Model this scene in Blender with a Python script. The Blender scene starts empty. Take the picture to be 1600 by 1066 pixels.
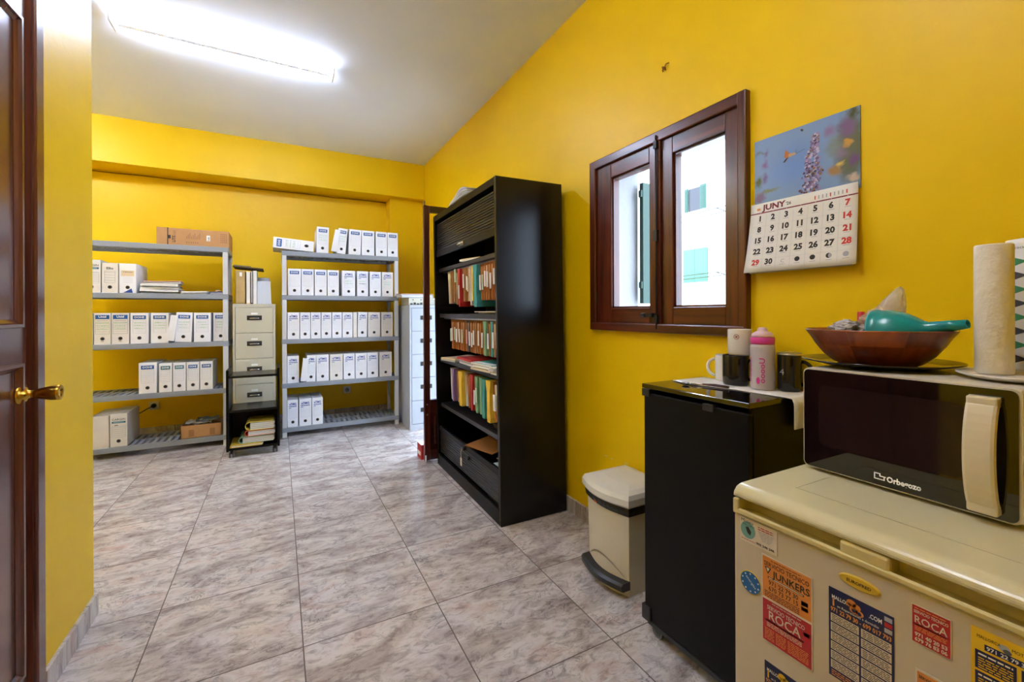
import bpy, bmesh, math, random
from mathutils import Vector, Matrix, noise
R = math.radians
PI = math.pi
random.seed(7)
SC = bpy.context.scene
COL = SC.collection

# ------------------------------------------------------------------ camera
cam_d = bpy.data.cameras.new('camera')
cam = bpy.data.objects.new('camera', cam_d)
COL.objects.link(cam)
cam_d.sensor_width = 36.0
cam_d.lens = 684.0 / 1600.0 * 36.0
cam_d.shift_y = -(533.0 - 488.5) / 1600.0
cam_d.clip_start = 0.02
cam.location = (0, 0, 1.22)
cam.matrix_world = Matrix.Translation((0, 0, 1.22)) @ Matrix.Rotation(R(-28.0), 4, 'Z') @ Matrix.Rotation(R(90), 4, 'X') @ Matrix.Rotation(-0.004, 4, 'Z')
SC.camera = cam

# ------------------------------------------------------------------ light and exposure
SC.view_settings.view_transform = 'Standard'
SC.view_settings.look = 'None'
SC.view_settings.gamma = 1.0
SC.view_settings.use_curve_mapping = False
SC.view_settings.exposure = 2.08
world = bpy.data.worlds.new('daylight')
SC.world = world
world.use_nodes = True
wn = world.node_tree.nodes
wn['Background'].inputs[0].default_value = (0.64, 0.79, 1.0, 1)
wn['Background'].inputs[1].default_value = 3.0
sun_d = bpy.data.lights.new('sun', 'SUN')
sun_d.energy = 0.6
sun_d.angle = R(0.6)
sun_d.color = (1.0, 0.95, 0.87)
sun = bpy.data.objects.new('sun', sun_d)
COL.objects.link(sun)
sun.rotation_euler = (R(6), R(-48), 0)      # shines towards +X and down: lights the facade across the street only
sun.location = (-6, 0, 9)

def portal(name, loc, sx, sy, rot):
    d = bpy.data.lights.new(name, 'AREA')
    d.shape = 'RECTANGLE'
    d.size = sx
    d.size_y = sy
    d.cycles.is_portal = True
    o = bpy.data.objects.new(name, d)
    COL.objects.link(o)
    o.location = loc
    o.rotation_euler = rot
portal('window_portal', (1.93, 1.5, 1.59), 0.93, 0.93, (0, R(90), 0))
portal('doorway_portal', (1.93, 3.99, 1.07), 2.14, 0.94, (0, R(90), 0))
TUBE = 17.0
REAR_FILL = 15.5  # strength of the added fill lamp above the camera

# ------------------------------------------------------------------ materials
def lin(h):
    if isinstance(h, str):
        c = [int(h[i:i + 2], 16) / 255 for i in (0, 2, 4)]
        return tuple((x / 12.92 if x <= 0.04045 else ((x + 0.055) / 1.055) ** 2.4) for x in c)
    return h

def mat(name, col, rough=0.5, metal=0.0, spec=0.5, var=0.0, vscale=8.0, bump=0.0, bscale=60.0, emit=None, estr=0.0, coat=0.0):
    m = bpy.data.materials.new(name)
    m.use_nodes = True
    n = m.node_tree.nodes
    l = m.node_tree.links
    b = n['Principled BSDF']
    c = lin(col)
    b.inputs['Base Color'].default_value = (*c, 1)
    b.inputs['Roughness'].default_value = rough
    b.inputs['Metallic'].default_value = metal
    b.inputs['Specular IOR Level'].default_value = spec
    b.inputs['Coat Weight'].default_value = coat
    if emit:
        b.inputs['Emission Color'].default_value = (*lin(emit), 1)
        b.inputs['Emission Strength'].default_value = estr
    if var or bump:
        tc = n.new('ShaderNodeTexCoord')
    if var:
        t = n.new('ShaderNodeTexNoise')
        t.inputs['Scale'].default_value = vscale
        t.inputs['Detail'].default_value = 5
        l.new(tc.outputs['Object'], t.inputs['Vector'])
        r = n.new('ShaderNodeValToRGB')
        r.color_ramp.elements[0].position = 0.3
        r.color_ramp.elements[1].position = 0.7
        r.color_ramp.elements[0].color = (*[max(0, x * (1 - var)) for x in c], 1)
        r.color_ramp.elements[1].color = (*[min(1, x * (1 + var)) for x in c], 1)
        l.new(t.outputs[0], r.inputs[0])
        l.new(r.outputs[0], b.inputs['Base Color'])
    if bump:
        t = n.new('ShaderNodeTexNoise')
        t.inputs['Scale'].default_value = bscale
        t.inputs['Detail'].default_value = 4
        l.new(tc.outputs['Object'], t.inputs['Vector'])
        bp = n.new('ShaderNodeBump')
        bp.inputs['Strength'].default_value = bump
        bp.inputs['Distance'].default_value = 0.01
        l.new(t.outputs[0], bp.inputs['Height'])
        l.new(bp.outputs[0], b.inputs['Normal'])
    return m

def wood(name, c1, c2, rough=0.35, scale=(3, 3, 30), axis=2, coat=0.2):
    """Grain runs along the axis given."""
    m = bpy.data.materials.new(name)
    m.use_nodes = True
    n = m.node_tree.nodes
    l = m.node_tree.links
    b = n['Principled BSDF']
    tc = n.new('ShaderNodeTexCoord')
    mp = n.new('ShaderNodeMapping')
    s = [38, 38, 38]
    s[axis] = 2.2
    mp.inputs['Scale'].default_value = s
    l.new(tc.outputs['Object'], mp.inputs['Vector'])
    t = n.new('ShaderNodeTexNoise')
    t.inputs['Scale'].default_value = 1.0
    t.inputs['Detail'].default_value = 6
    t.inputs['Distortion'].default_value = 0.6
    l.new(mp.outputs[0], t.inputs['Vector'])
    r = n.new('ShaderNodeValToRGB')
    r.color_ramp.elements[0].position = 0.32
    r.color_ramp.elements[1].position = 0.68
    r.color_ramp.elements[0].color = (*lin(c1), 1)
    r.color_ramp.elements[1].color = (*lin(c2), 1)
    l.new(t.outputs[0], r.inputs[0])
    l.new(r.outputs[0], b.inputs['Base Color'])
    b.inputs['Roughness'].default_value = rough
    b.inputs['Coat Weight'].default_value = coat
    b.inputs['Coat Roughness'].default_value = 0.15
    return m

def wall_mat(name, col, rough=0.42):
    m = mat(name, col, rough, spec=0.3, var=0.05, vscale=1.3, bump=0.25, bscale=14)
    return m

def pane_mat(name, tint=(1, 1, 1), gl=0.09):
    m = bpy.data.materials.new(name)
    m.use_nodes = True
    n = m.node_tree.nodes
    l = m.node_tree.links
    n.remove(n['Principled BSDF'])
    tr = n.new('ShaderNodeBsdfTransparent')
    tr.inputs[0].default_value = (*tint, 1)
    g = n.new('ShaderNodeBsdfGlossy')
    g.inputs['Roughness'].default_value = 0.02
    fr = n.new('ShaderNodeLayerWeight')
    fr.inputs['Blend'].default_value = gl
    mx = n.new('ShaderNodeMixShader')
    l.new(fr.outputs['Fresnel'], mx.inputs[0])
    l.new(tr.outputs[0], mx.inputs[1])
    l.new(g.outputs[0], mx.inputs[2])
    l.new(mx.outputs[0], n['Material Output'].inputs[0])
    return m

def floor_mat():
    m = bpy.data.materials.new('marbled_floor_tile')
    m.use_nodes = True
    n = m.node_tree.nodes
    l = m.node_tree.links
    b = n['Principled BSDF']
    tc = n.new('ShaderNodeTexCoord')
    def math_(op, a, bb=None):
        k = n.new('ShaderNodeMath')
        k.operation = op
        for i, x in enumerate((a, bb)):
            if x is None:
                continue
            if isinstance(x, (int, float)):
                k.inputs[i].default_value = x
            else:
                l.new(x, k.inputs[i])
        return k.outputs[0]
    sp = n.new('ShaderNodeSeparateXYZ')
    l.new(tc.outputs['Object'], sp.inputs[0])
    u = math_('DIVIDE', math_('SUBTRACT', sp.outputs[0], 0.0735), 0.5085)
    v = math_('DIVIDE', math_('SUBTRACT', sp.outputs[1], 1.773), 0.5025)
    iu, iv = math_('FLOOR', u), math_('FLOOR', v)
    fu, fv = math_('FRACT', u), math_('FRACT', v)
    du = math_('MINIMUM', fu, math_('SUBTRACT', 1.0, fu))
    dv = math_('MINIMUM', fv, math_('SUBTRACT', 1.0, fv))
    gr = math_('LESS_THAN', math_('MINIMUM', du, dv), 0.0042)
    cmb = n.new('ShaderNodeCombineXYZ')
    l.new(iu, cmb.inputs[0])
    l.new(iv, cmb.inputs[1])
    wh = n.new('ShaderNodeTexWhiteNoise')
    l.new(cmb.outputs[0], wh.inputs['Vector'])
    vm = n.new('ShaderNodeVectorMath')
    vm.operation = 'MULTIPLY_ADD'
    vm.inputs[1].default_value = (7, 7, 7)
    l.new(wh.outputs['Color'], vm.inputs[0])
    l.new(tc.outputs['Object'], vm.inputs[2])
    mp = n.new('ShaderNodeMapping')
    mp.inputs['Rotation'].default_value = (0, 0, R(-38))
    mp.inputs['Scale'].default_value = (3.2, 6.5, 1)
    l.new(vm.outputs[0], mp.inputs['Vector'])
    def noise_(scale, detail, dist, rough=0.6):
        t = n.new('ShaderNodeTexNoise')
        t.inputs['Scale'].default_value = scale
        t.inputs['Detail'].default_value = detail
        t.inputs['Distortion'].default_value = dist
        t.inputs['Roughness'].default_value = rough
        l.new(mp.outputs[0], t.inputs['Vector'])
        return t.outputs[0]
    def ramp(src, els):
        r = n.new('ShaderNodeValToRGB')
        while len(r.color_ramp.elements) < len(els):
            r.color_ramp.elements.new(0.5)
        for e, (p, c) in zip(r.color_ramp.elements, els):
            e.position = p
            e.color = (*lin(c), 1)
        l.new(src, r.inputs[0])
        return r.outputs[0]
    def mix(fac, a, bb, mode='MIX'):
        k = n.new('ShaderNodeMix')
        k.data_type = 'RGBA'
        k.blend_type = mode
        for i, x in ((0, fac), (6, a), (7, bb)):
            if isinstance(x, (int, float)):
                k.inputs[i].default_value = x
            elif isinstance(x, tuple):
                k.inputs[i].default_value = (*x, 1)
            else:
                l.new(x, k.inputs[i])
        return k.outputs[2]
    base = ramp(noise_(1.1, 8, 0.8), [(0.30, '9c8f8b'), (0.45, 'bdb3b0'), (0.56, 'd6d0ce'), (0.70, 'c4ada5')])
    fine = ramp(noise_(4.0, 9, 1.5, 0.72), [(0.36, '8b8586'), (0.52, 'ffffff')])
    c = mix(0.55, base, fine, 'MULTIPLY')
    vein = noise_(1.6, 6, 2.6, 0.62)
    vv = math_('ABSOLUTE', math_('SUBTRACT', vein, 0.5))
    vf = n.new('ShaderNodeMapRange')
    vf.inputs['From Min'].default_value = 0.0
    vf.inputs['From Max'].default_value = 0.018
    vf.inputs['To Min'].default_value = 0.75
    vf.inputs['To Max'].default_value = 0.0
    l.new(vv, vf.inputs[0])
    patch = noise_(1.4, 2, 0.0)
    pf = n.new('ShaderNodeMapRange')
    pf.inputs['From Min'].default_value = 0.48
    pf.inputs['From Max'].default_value = 0.62
    l.new(patch, pf.inputs[0])
    c = mix(math_('MULTIPLY', vf.outputs[0], pf.outputs[0]), c, lin('4d4a4e'))
    c = mix(gr, c, lin('5b4f49'))
    l.new(c, b.inputs['Base Color'])
    rg = n.new('ShaderNodeMapRange')
    rg.inputs['To Min'].default_value = 0.13
    rg.inputs['To Max'].default_value = 0.6
    l.new(gr, rg.inputs[0])
    l.new(rg.outputs[0], b.inputs['Roughness'])
    bp = n.new('ShaderNodeBump')
    bp.inputs['Strength'].default_value = 0.15
    bp.inputs['Distance'].default_value = 0.004
    l.new(math_('ADD', math_('MULTIPLY', gr, -1.0), math_('MULTIPLY', noise_(2.0, 3, 0.0), 0.25)), bp.inputs['Height'])
    l.new(bp.outputs[0], b.inputs['Normal'])
    return m

M = {}
M['yellow'] = wall_mat('yellow_wall_paint', (0.87, 0.575, 0.0))
M['chip'] = mat('bare_plaster_chip', 'e6d9a8', 0.8)
M['ceiling'] = mat('ceiling_paint', (0.82, 0.86, 0.94), 0.75, bump=0.3, bscale=2.5, var=0.02, vscale=1.5)
M['floor'] = floor_mat()
M['mahogany'] = wood('mahogany', '36100a', '6a2a1a', 0.28)
M['mahogany_y'] = wood('mahogany_across', '36100a', '6a2a1a', 0.28, axis=1)
M['mahogany_x'] = wood('mahogany_side', '250b09', '4a1a14', 0.28, axis=0)
M['dark_door'] = wood('dark_door_wood', '4a1f17', '74402f', 0.22, coat=0.5)
M['brass'] = mat('brass', 'c9a040', 0.22, metal=1.0)
M['black'] = mat('black_laminate', (0.004, 0.0036, 0.004), 0.36, spec=0.14)
M['black_side'] = mat('black_lacquer', (0.004, 0.0035, 0.004), 0.27, spec=0.35)
M['slat'] = mat('black_shutter_slat', (0.010, 0.0095, 0.011), 0.34, spec=0.5)
M['gloss_black'] = mat('gloss_black_glass', (0.003, 0.002, 0.003), 0.04, spec=0.95)
M['matte_black'] = mat('black_plastic', (0.012, 0.012, 0.013), 0.45)
M['shelf_grey'] = mat('grey_resin', '8f969f', 0.5)
M['post_grey'] = mat('light_grey_resin', 'c9cbcc', 0.5)
M['card_white'] = mat('white_cardboard', 'eef0f4', 0.6, var=0.03, vscale=9)
M['card_ivory'] = mat('ivory_cardboard', 'e6e3dc', 0.6, var=0.03, vscale=9)
M['hole'] = mat('dark_hole', '1a1716', 0.8)
M['ring'] = mat('grey_ring', '9a9792', 0.6)
M['blue'] = mat('label_blue', '15589f', 0.55)
M['teal_blue'] = mat('label_teal_blue', '1c7390', 0.55)
M['ink_blue'] = mat('ink_blue', '2f4fa6', 0.6)
M['ink_grey'] = mat('ink_grey', 'a9adba', 0.6)
M['ink_dark'] = mat('ink_dark', '3b3b42', 0.6)
M['ink_green'] = mat('ink_green', 'a9d3a8', 0.6)
M['white'] = mat('white_print', 'f1f1ee', 0.55)
M['paper'] = mat('white_paper', 'e9e8e4', 0.65)
M['paper_grey'] = mat('grey_paper', 'c3c3c8', 0.65)
M['cardboard'] = mat('brown_cardboard', 'b98a58', 0.7, var=0.06, vscale=14)
M['cardboard_dark'] = mat('brown_cardboard_tape', '9c6f44', 0.55)
M['kraft'] = mat('kraft_orange', 'b8702a', 0.65, var=0.12, vscale=30)
M['kraft2'] = mat('kraft_tan', 'b98953', 0.65, var=0.12, vscale=30)
M['cream'] = mat('cream_card', 'dcc9a8', 0.65)
M['teal'] = mat('teal_card', '3f9c9a', 0.6)
M['red'] = mat('red_card', 'bb2423', 0.55)
M['yellow_card'] = mat('yellow_card', 'e8c33a', 0.6)
M['green_card'] = mat('green_card', '7fae84', 0.6)
M['purple_card'] = mat('purple_card', '8a6a9c', 0.6)
M['grey_card'] = mat('grey_card', '5f6668', 0.6)
M['pale_green'] = mat('pale_green_label', 'cfe0bb', 0.6)
M['pink'] = mat('pink_label', 'e0a0a4', 0.6)
M['file_beige'] = mat('beige_enamel', 'c6c3b0', 0.4, spec=0.45)
M['file_white'] = mat('grey_white_enamel', 'aeb3bb', 0.4, spec=0.45)
M['gap'] = mat('dark_gap', '2c2a26', 0.7)
M['chrome'] = mat('chrome', 'cfcfcf', 0.15, metal=1.0)
M['steel'] = mat('brushed_steel', 'a9a7a2', 0.3, metal=1.0)
M['fridge'] = mat('aged_white_enamel', 'cbbfa6', 0.38, var=0.03, vscale=3)
M['fridge_top'] = mat('yellowed_plastic', 'd3cba4', 0.22, var=0.03, vscale=3)
M['fridge_strip'] = mat('yellowed_plastic_trim', 'd2c389', 0.28)
M['mw_case'] = mat('cream_case', 'd6cfc0', 0.3)
M['mw_handle'] = mat('ivory_plastic', 'd9ceb2', 0.35)
M['mw_window'] = mat('dark_mesh_window', '221718', 0.06)
M['bin'] = mat('ivory_bin_plastic', 'd8d0b8', 0.35)
M['bin_lid'] = mat('white_bin_plastic', 'd9d7cd', 0.3)
M['bin_dark'] = mat('dark_grey_plastic', '2c2d2f', 0.35)
M['bag_black'] = mat('black_bin_liner', '0c0c0e', 0.3, bump=0.6, bscale=40)
M['orange_dot'] = mat('orange_sticker', 'e0662e', 0.5)
M['ceramic_black'] = mat('black_glaze', (0.012, 0.010, 0.009), 0.12)
M['ceramic_white'] = mat('white_glaze', 'e2ded6', 0.18)
M['teal_plastic'] = mat('teal_plastic', '0f8f93', 0.22)
M['wood_a'] = wood('bowl_wood_light', '7c3a14', 'a8571f', 0.3)
M['wood_b'] = wood('bowl_wood_mid', '6b2c0f', '8e4517', 0.3)
M['wood_c'] = wood('bowl_wood_dark', '592309', '7c3a14', 0.3)
M['towel'] = mat('kitchen_paper', 'e6dfcd', 0.85, bump=0.5, bscale=45)
M['glass'] = pane_mat('window_glass')
M['facade'] = mat('white_render', (0.80, 0.80, 0.80), 0.8)
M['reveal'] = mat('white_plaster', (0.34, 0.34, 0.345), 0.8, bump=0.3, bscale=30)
M['shutter'] = mat('green_shutter', '123c2f', 0.5)
M['shutter_pale'] = mat('pale_green_shutter', '3f7353', 0.6)
M['dark_glass'] = mat('dark_opening', '1c1b22', 0.3)
M['lamp_body'] = mat('white_enamel', 'dfe0e0', 0.4)
M['tube'] = mat('lit_tube', 'ffffff', 0.4, emit='d3e1ff', estr=TUBE)
M['fill_rear'] = mat('rear_fill_tube', 'ffffff', 0.4, emit='eef2ff', estr=REAR_FILL)
M['pink_plastic'] = mat('pink_plastic', 'd9429a', 0.3)
M['pale_pink'] = mat('pale_pink_plastic', 'e6c3d0', 0.3)
M['fill_side'] = mat('side_fill_tube', 'ffffff', 0.4, emit='e6ecff', estr=34.0)  # emitter of the added fill lamp in the left recess
M['terrace'] = mat('terrace_tile', (0.55, 0.53, 0.50), 0.6)
M['socket'] = mat('socket_white', 'd9d6cc', 0.4)
M['maroon'] = mat('maroon_print', '7c1f33', 0.55)
M['num_black'] = mat('calendar_black', '2a2a2c', 0.6)
M['num_red'] = mat('calendar_red', 'd23a35', 0.6)
M['orange_print'] = mat('sticker_orange', 'd98a3a', 0.4)
M['red_print'] = mat('sticker_red', 'b3232c', 0.4)
M['navy_print'] = mat('sticker_navy', '1d2350', 0.35)
M['yellow_print'] = mat('sticker_yellow', 'e8bf22', 0.4)
M['oval_yellow'] = mat('sticker_oval_yellow', 'cfae2c', 0.4)
M['sticker_paper'] = mat('sticker_white', 'd9cfba', 0.45)
M['sticker_blue'] = mat('sticker_blue', '1f66ae', 0.4)
M['orange_num'] = mat('sticker_orange_digits', 'e29a4a', 0.45)
M['teal_disc'] = mat('sticker_teal_disc', '6fa3a0', 0.45)
M['print_dark'] = mat('print_dark', '2b2420', 0.5)

# ------------------------------------------------------------------ mesh helpers
_tx = {}
def text_polys(body, bold):
    key = (body, bold)
    if key not in _tx:
        cu = bpy.data.curves.new('glyphs', 'FONT')
        cu.body = body
        cu.size = 1.0
        cu.offset = bold
        cu.resolution_u = 2
        ob = bpy.data.objects.new('glyphs', cu)
        COL.objects.link(ob)
        dg = bpy.context.evaluated_depsgraph_get()
        ev = ob.evaluated_get(dg)
        me = ev.to_mesh()
        vs = [tuple(v.co) for v in me.vertices]
        fs = [tuple(p.vertices) for p in me.polygons]
        ev.to_mesh_clear()
        bpy.data.objects.remove(ob)
        bpy.data.curves.remove(cu)
        _tx[key] = (vs, fs)
    return _tx[key]

class MB:
    def __init__(s, o=(0, 0, 0)):
        s.bm = bmesh.new()
        s.o = Vector(o)
        s.sm = []
    def _f(s, vs, m, smooth=False):
        try:
            f = s.bm.faces.new(vs)
        except ValueError:
            return None
        f.material_index = m
        f.smooth = smooth
        return f
    def v(s, p):
        return s.bm.verts.new(Vector(p) - s.o)
    def poly(s, pts, m=0):
        return s._f([s.v(p) for p in pts], m)
    def merge(s, b2, m=None, mx=None):
        mp = {}
        for v in b2.verts:
            c = v.co if mx is None else mx @ v.co
            mp[v] = s.bm.verts.new(c - s.o)
        for f in b2.faces:
            try:
                g = s.bm.faces.new([mp[v] for v in f.verts])
                g.material_index = f.material_index if m is None else m
                g.smooth = f.smooth
            except ValueError:
                pass
        b2.free()
    def box(s, x0, x1, y0, y1, z0, z1, m=0, bev=0.0, seg=2, mx=None):
        b = bmesh.new()
        bmesh.ops.create_cube(b, size=1.0)
        for v in b.verts:
            v.co = Vector((x0 + (v.co.x + 0.5) * (x1 - x0), y0 + (v.co.y + 0.5) * (y1 - y0), z0 + (v.co.z + 0.5) * (z1 - z0)))
        if bev > 0:
            bmesh.ops.bevel(b, geom=b.edges[:], offset=bev, segments=seg, affect='EDGES', profile=0.5)
            for f in b.faces:
                f.smooth = False
        s.merge(b, m, mx)
    def prism(s, pts, a, m=0, caps=True, smooth=False, b=None):
        """pts: ring of 3D points; a: extrusion vector."""
        a = Vector(a)
        lo = [s.v(p) for p in pts]
        hi = [s.v(Vector(p) + a) for p in pts]
        n = len(pts)
        for i in range(n):
            s._f([lo[i], lo[(i + 1) % n], hi[(i + 1) % n], hi[i]], m, smooth)
        if caps:
            s._f(lo[::-1], m)
            s._f(hi, m)
    def lathe(s, prof, c=(0, 0, 0), ax=(0, 0, 1), n=32, m=0, smooth=True, mfun=None):
        """prof: (radius, height) along the axis."""
        ax = Vector(ax).normalized()
        q = Vector((0, 0, 1)).rotation_difference(ax)
        c = Vector(c)
        rings = []
        for r, h in prof:
            if r < 1e-6:
                rings.append([s.v(c + q @ Vector((0, 0, h)))])
            else:
                rings.append([s.v(c + q @ Vector((r * math.cos(2 * PI * k / n), r * math.sin(2 * PI * k / n), h))) for k in range(n)])
        for i in range(len(rings) - 1):
            A, B = rings[i], rings[i + 1]
            for k in range(n):
                k2 = (k + 1) % n
                mm = mfun(i, k) if mfun else m
                if len(A) == 1 and len(B) == 1:
                    continue
                if len(A) == 1:
                    s._f([A[0], B[k2], B[k]], mm, smooth)
                elif len(B) == 1:
                    s._f([A[k], A[k2], B[0]], mm, smooth)
                else:
                    s._f([A[k], A[k2], B[k2], B[k]], mm, smooth)
    def cyl(s, p0, p1, r, m=0, n=16, r1=None, smooth=True):
        p0, p1 = Vector(p0), Vector(p1)
        h = (p1 - p0).length
        r1 = r if r1 is None else r1
        s.lathe([(0, 0), (r, 0), (r, 0), (r1, h), (r1, h), (0, h)], p0, p1 - p0, n, m, smooth)
    def tube(s, pts, r, m=0, n=8):
        pts = [Vector(p) for p in pts]
        rings = []
        for i, p in enumerate(pts):
            t = (pts[min(i + 1, len(pts) - 1)] - pts[max(i - 1, 0)]).normalized()
            q = Vector((0, 0, 1)).rotation_difference(t)
            rr = r[i] if isinstance(r, (list, tuple)) else r
            rings.append([s.v(p + q @ Vector((rr * math.cos(2 * PI * k / n), rr * math.sin(2 * PI * k / n), 0))) for k in range(n)])
        for A, B in zip(rings, rings[1:]):
            best = min(range(n), key=lambda d: sum((A[k].co - B[(k + d) % n].co).length for k in range(0, n, 2)))
            for k in range(n):
                s._f([A[k], A[(k + 1) % n], B[(k + 1 + best) % n], B[(k + best) % n]], m, True)
        s._f(rings[0][::-1], m)
        s._f(rings[-1], m)
    def disc(s, c, r, nx, ny, m=0, n=20, ry=None):
        c, nx, ny = Vector(c), Vector(nx), Vector(ny)
        ry = r if ry is None else ry
        s._f([s.v(c + nx * (r * math.cos(2 * PI * k / n)) + ny * (ry * math.sin(2 * PI * k / n))) for k in range(n)], m)
    def sheet(s, fn, nu, nv, th=0.0004, m=0, smooth=True):
        """fn(u, v) -> point, u and v in 0..1; gets the thickness along its normal."""
        P = [[Vector(fn(i / nu, j / nv)) for j in range(nv + 1)] for i in range(nu + 1)]
        A = [[s.v(P[i][j]) for j in range(nv + 1)] for i in range(nu + 1)]
        def nrm(i, j):
            a = P[min(i + 1, nu)][j] - P[max(i - 1, 0)][j]
            b = P[i][min(j + 1, nv)] - P[i][max(j - 1, 0)]
            return a.cross(b).normalized()
        B = [[s.v(P[i][j] - nrm(i, j) * th) for j in range(nv + 1)] for i in range(nu + 1)]
        for i in range(nu):
            for j in range(nv):
                s._f([A[i][j], A[i + 1][j], A[i + 1][j + 1], A[i][j + 1]], m, smooth)
                s._f([B[i][j], B[i][j + 1], B[i + 1][j + 1], B[i + 1][j]], m, smooth)
        for i in range(nu):
            s._f([A[i][0], B[i][0], B[i + 1][0], A[i + 1][0]], m)
            s._f([A[i][nv], A[i + 1][nv], B[i + 1][nv], B[i][nv]], m)
        for j in range(nv):
            s._f([A[0][j], A[0][j + 1], B[0][j + 1], B[0][j]], m)
            s._f([A[nu][j], B[nu][j], B[nu][j + 1], A[nu][j + 1]], m)
    def text(s, body, org, xd, yd, size, m=0, bold=0.0, align='L', squeeze=None, fn=None):
        vs, fs = text_polys(body, bold)
        if not vs:
            return
        x0, x1 = min(v[0] for v in vs), max(v[0] for v in vs)
        xs = size
        if squeeze:
            xs = squeeze / max(1e-6, x1 - x0)
        sh = {'L': -x0, 'C': -(x0 + x1) / 2, 'R': -x1}[align]
        org, xd, yd = Vector(org), Vector(xd), Vector(yd)
        vv = []
        for a in vs:
            if fn:
                vv.append(s.v(fn((a[0] + sh) * xs, a[1] * size)))
            else:
                vv.append(s.v(org + xd * ((a[0] + sh) * xs) + yd * (a[1] * size)))
        for f in fs:
            s._f([vv[i] for i in f], m)
    def build(s, name, mats, parent=None, fix=True):
        if fix:
            bmesh.ops.recalc_face_normals(s.bm, faces=s.bm.faces[:])
        me = bpy.data.meshes.new(name)
        s.bm.to_mesh(me)
        s.bm.free()
        if not isinstance(mats, (list, tuple)):
            mats = [mats]
        for m in mats:
            me.materials.append(M[m] if isinstance(m, str) else m)
        o = bpy.data.objects.new(name, me)
        COL.objects.link(o)
        if parent is not None:
            o.parent = parent
        else:
            o.location = s.o
        return o

def tag(o, label=None, cat=None, group=None, kind=None):
    if label:
        o['label'] = label
    if cat:
        o['category'] = cat
    if group:
        o['group'] = group
    if kind:
        o['kind'] = kind
    return o

def thing(name, label, cat, loc=(0, 0, 0), group=None, mx=None):
    o = bpy.data.objects.new(name, None)
    o.empty_display_size = 0.05
    COL.objects.link(o)
    if mx is not None:
        o.matrix_world = mx
    else:
        o.location = loc
    return tag(o, label, cat, group)

def struct(o, label, cat):
    return tag(o, label, cat, kind='structure')

ORD = 'first second third fourth fifth sixth seventh eighth ninth tenth eleventh twelfth thirteenth fourteenth fifteenth sixteenth seventeenth eighteenth nineteenth twentieth twenty-first twenty-second twenty-third twenty-fourth twenty-fifth twenty-sixth'.split()

# ------------------------------------------------------------------ room shell
XR, XL, XF, YB, YR, H = 1.58, -0.667, -2.45, 5.58, -1.15, 3.03
TH = 0.33
b = MB(); b.box(-2.7, 1.92, -1.4, 5.8, -0.12, 0.0); struct(b.build('floor', 'floor'), 'marbled grey and pink square floor tiles with dark joints', 'floor')
b = MB(); b.box(-2.7, 1.92, -1.4, 5.8, H, H + 0.2); struct(b.build('ceiling', 'ceiling'), 'off-white painted plaster ceiling', 'ceiling')
# right wall with the window opening and the doorway
WY0, WY1, WZ0, WZ1 = 1.05, 1.972, 1.132, 2.052
DY0, DY1, DZ = 3.53, 4.46, 2.13
b = MB()
def wall_seg(y0, y1, z0, z1):
    b.box(XR, XR + 0.06, y0, y1, z0, z1, 0)
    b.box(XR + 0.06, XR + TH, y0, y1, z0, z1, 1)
for y0, y1, z0, z1 in ((-1.4, WY0, 0, H), (WY0, WY1, 0, WZ0), (WY0, WY1, WZ1, H), (WY1, DY0, 0, H), (DY0, DY1, DZ, H), (DY1, 5.8, 0, H)):
    wall_seg(y0, y1, z0, z1)
for y, z, w, h in ((1.88, 0.432, 0.03, 0.005), (1.83, 0.430, 0.025, 0.006), (1.72, 0.438, 0.035, 0.007), (1.665, 0.430, 0.05, 0.006), (1.61, 0.424, 0.06, 0.007), (1.93, 1.117, 0.05, 0.004), (1.83, 1.119, 0.09, 0.004), (1.73, 1.118, 0.04, 0.003)):
    b.poly([(XR - 0.0006, y + w / 2, z + h * 0.3), (XR - 0.0006, y + w * 0.1, z - h * 0.5), (XR - 0.0006, y - w / 2, z - h * 0.1), (XR - 0.0006, y - w * 0.15, z + h * 0.5)], 2)
struct(b.build('wall_right', ['yellow', 'reveal', 'chip']), 'long yellow painted wall with the window, calendar and black cabinet', 'wall')
b = MB(); b.box(-2.7, XR, YB, YB + 0.2, 0, H); struct(b.build('wall_back', 'yellow'), 'yellow back wall behind the grey shelving racks', 'wall')
b = MB(); b.box(-2.7, XR, 5.25, YB, 2.61, H)
struct(b.build('beam', 'yellow'), 'yellow boxed beam across the top of the back wall', 'beam')
b = MB(); b.box(1.185, XR, 5.36, YB, 0, 2.61)
struct(b.build('pillar', 'yellow'), 'yellow pilaster in the far right corner behind the filing cabinet', 'pillar')
b = MB(); b.box(XL - 0.14, XL, YR, 0.94, 0, H); b.box(XL - 0.14, XL, 0.94, 1.91, 2.24, H); b.box(XL - 0.14, XL, 1.91, 2.361, 0, H); b.box(-2.45, XL - 0.14, 2.22, 2.361, 0, H)
struct(b.build('wall_left', 'yellow'), 'near yellow wall on the left beside the brown door', 'wall')
b = MB(); b.box(-2.7, XF, 2.2, 5.8, 0, H); struct(b.build('wall_far_left', 'yellow'), 'yellow wall closing the recess on the left, out of view', 'wall')
b = MB(); b.box(-1.2, XR, YR - 0.2, YR, 0, H); struct(b.build('wall_rear', 'yellow'), 'yellow wall behind the camera', 'wall')
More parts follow.
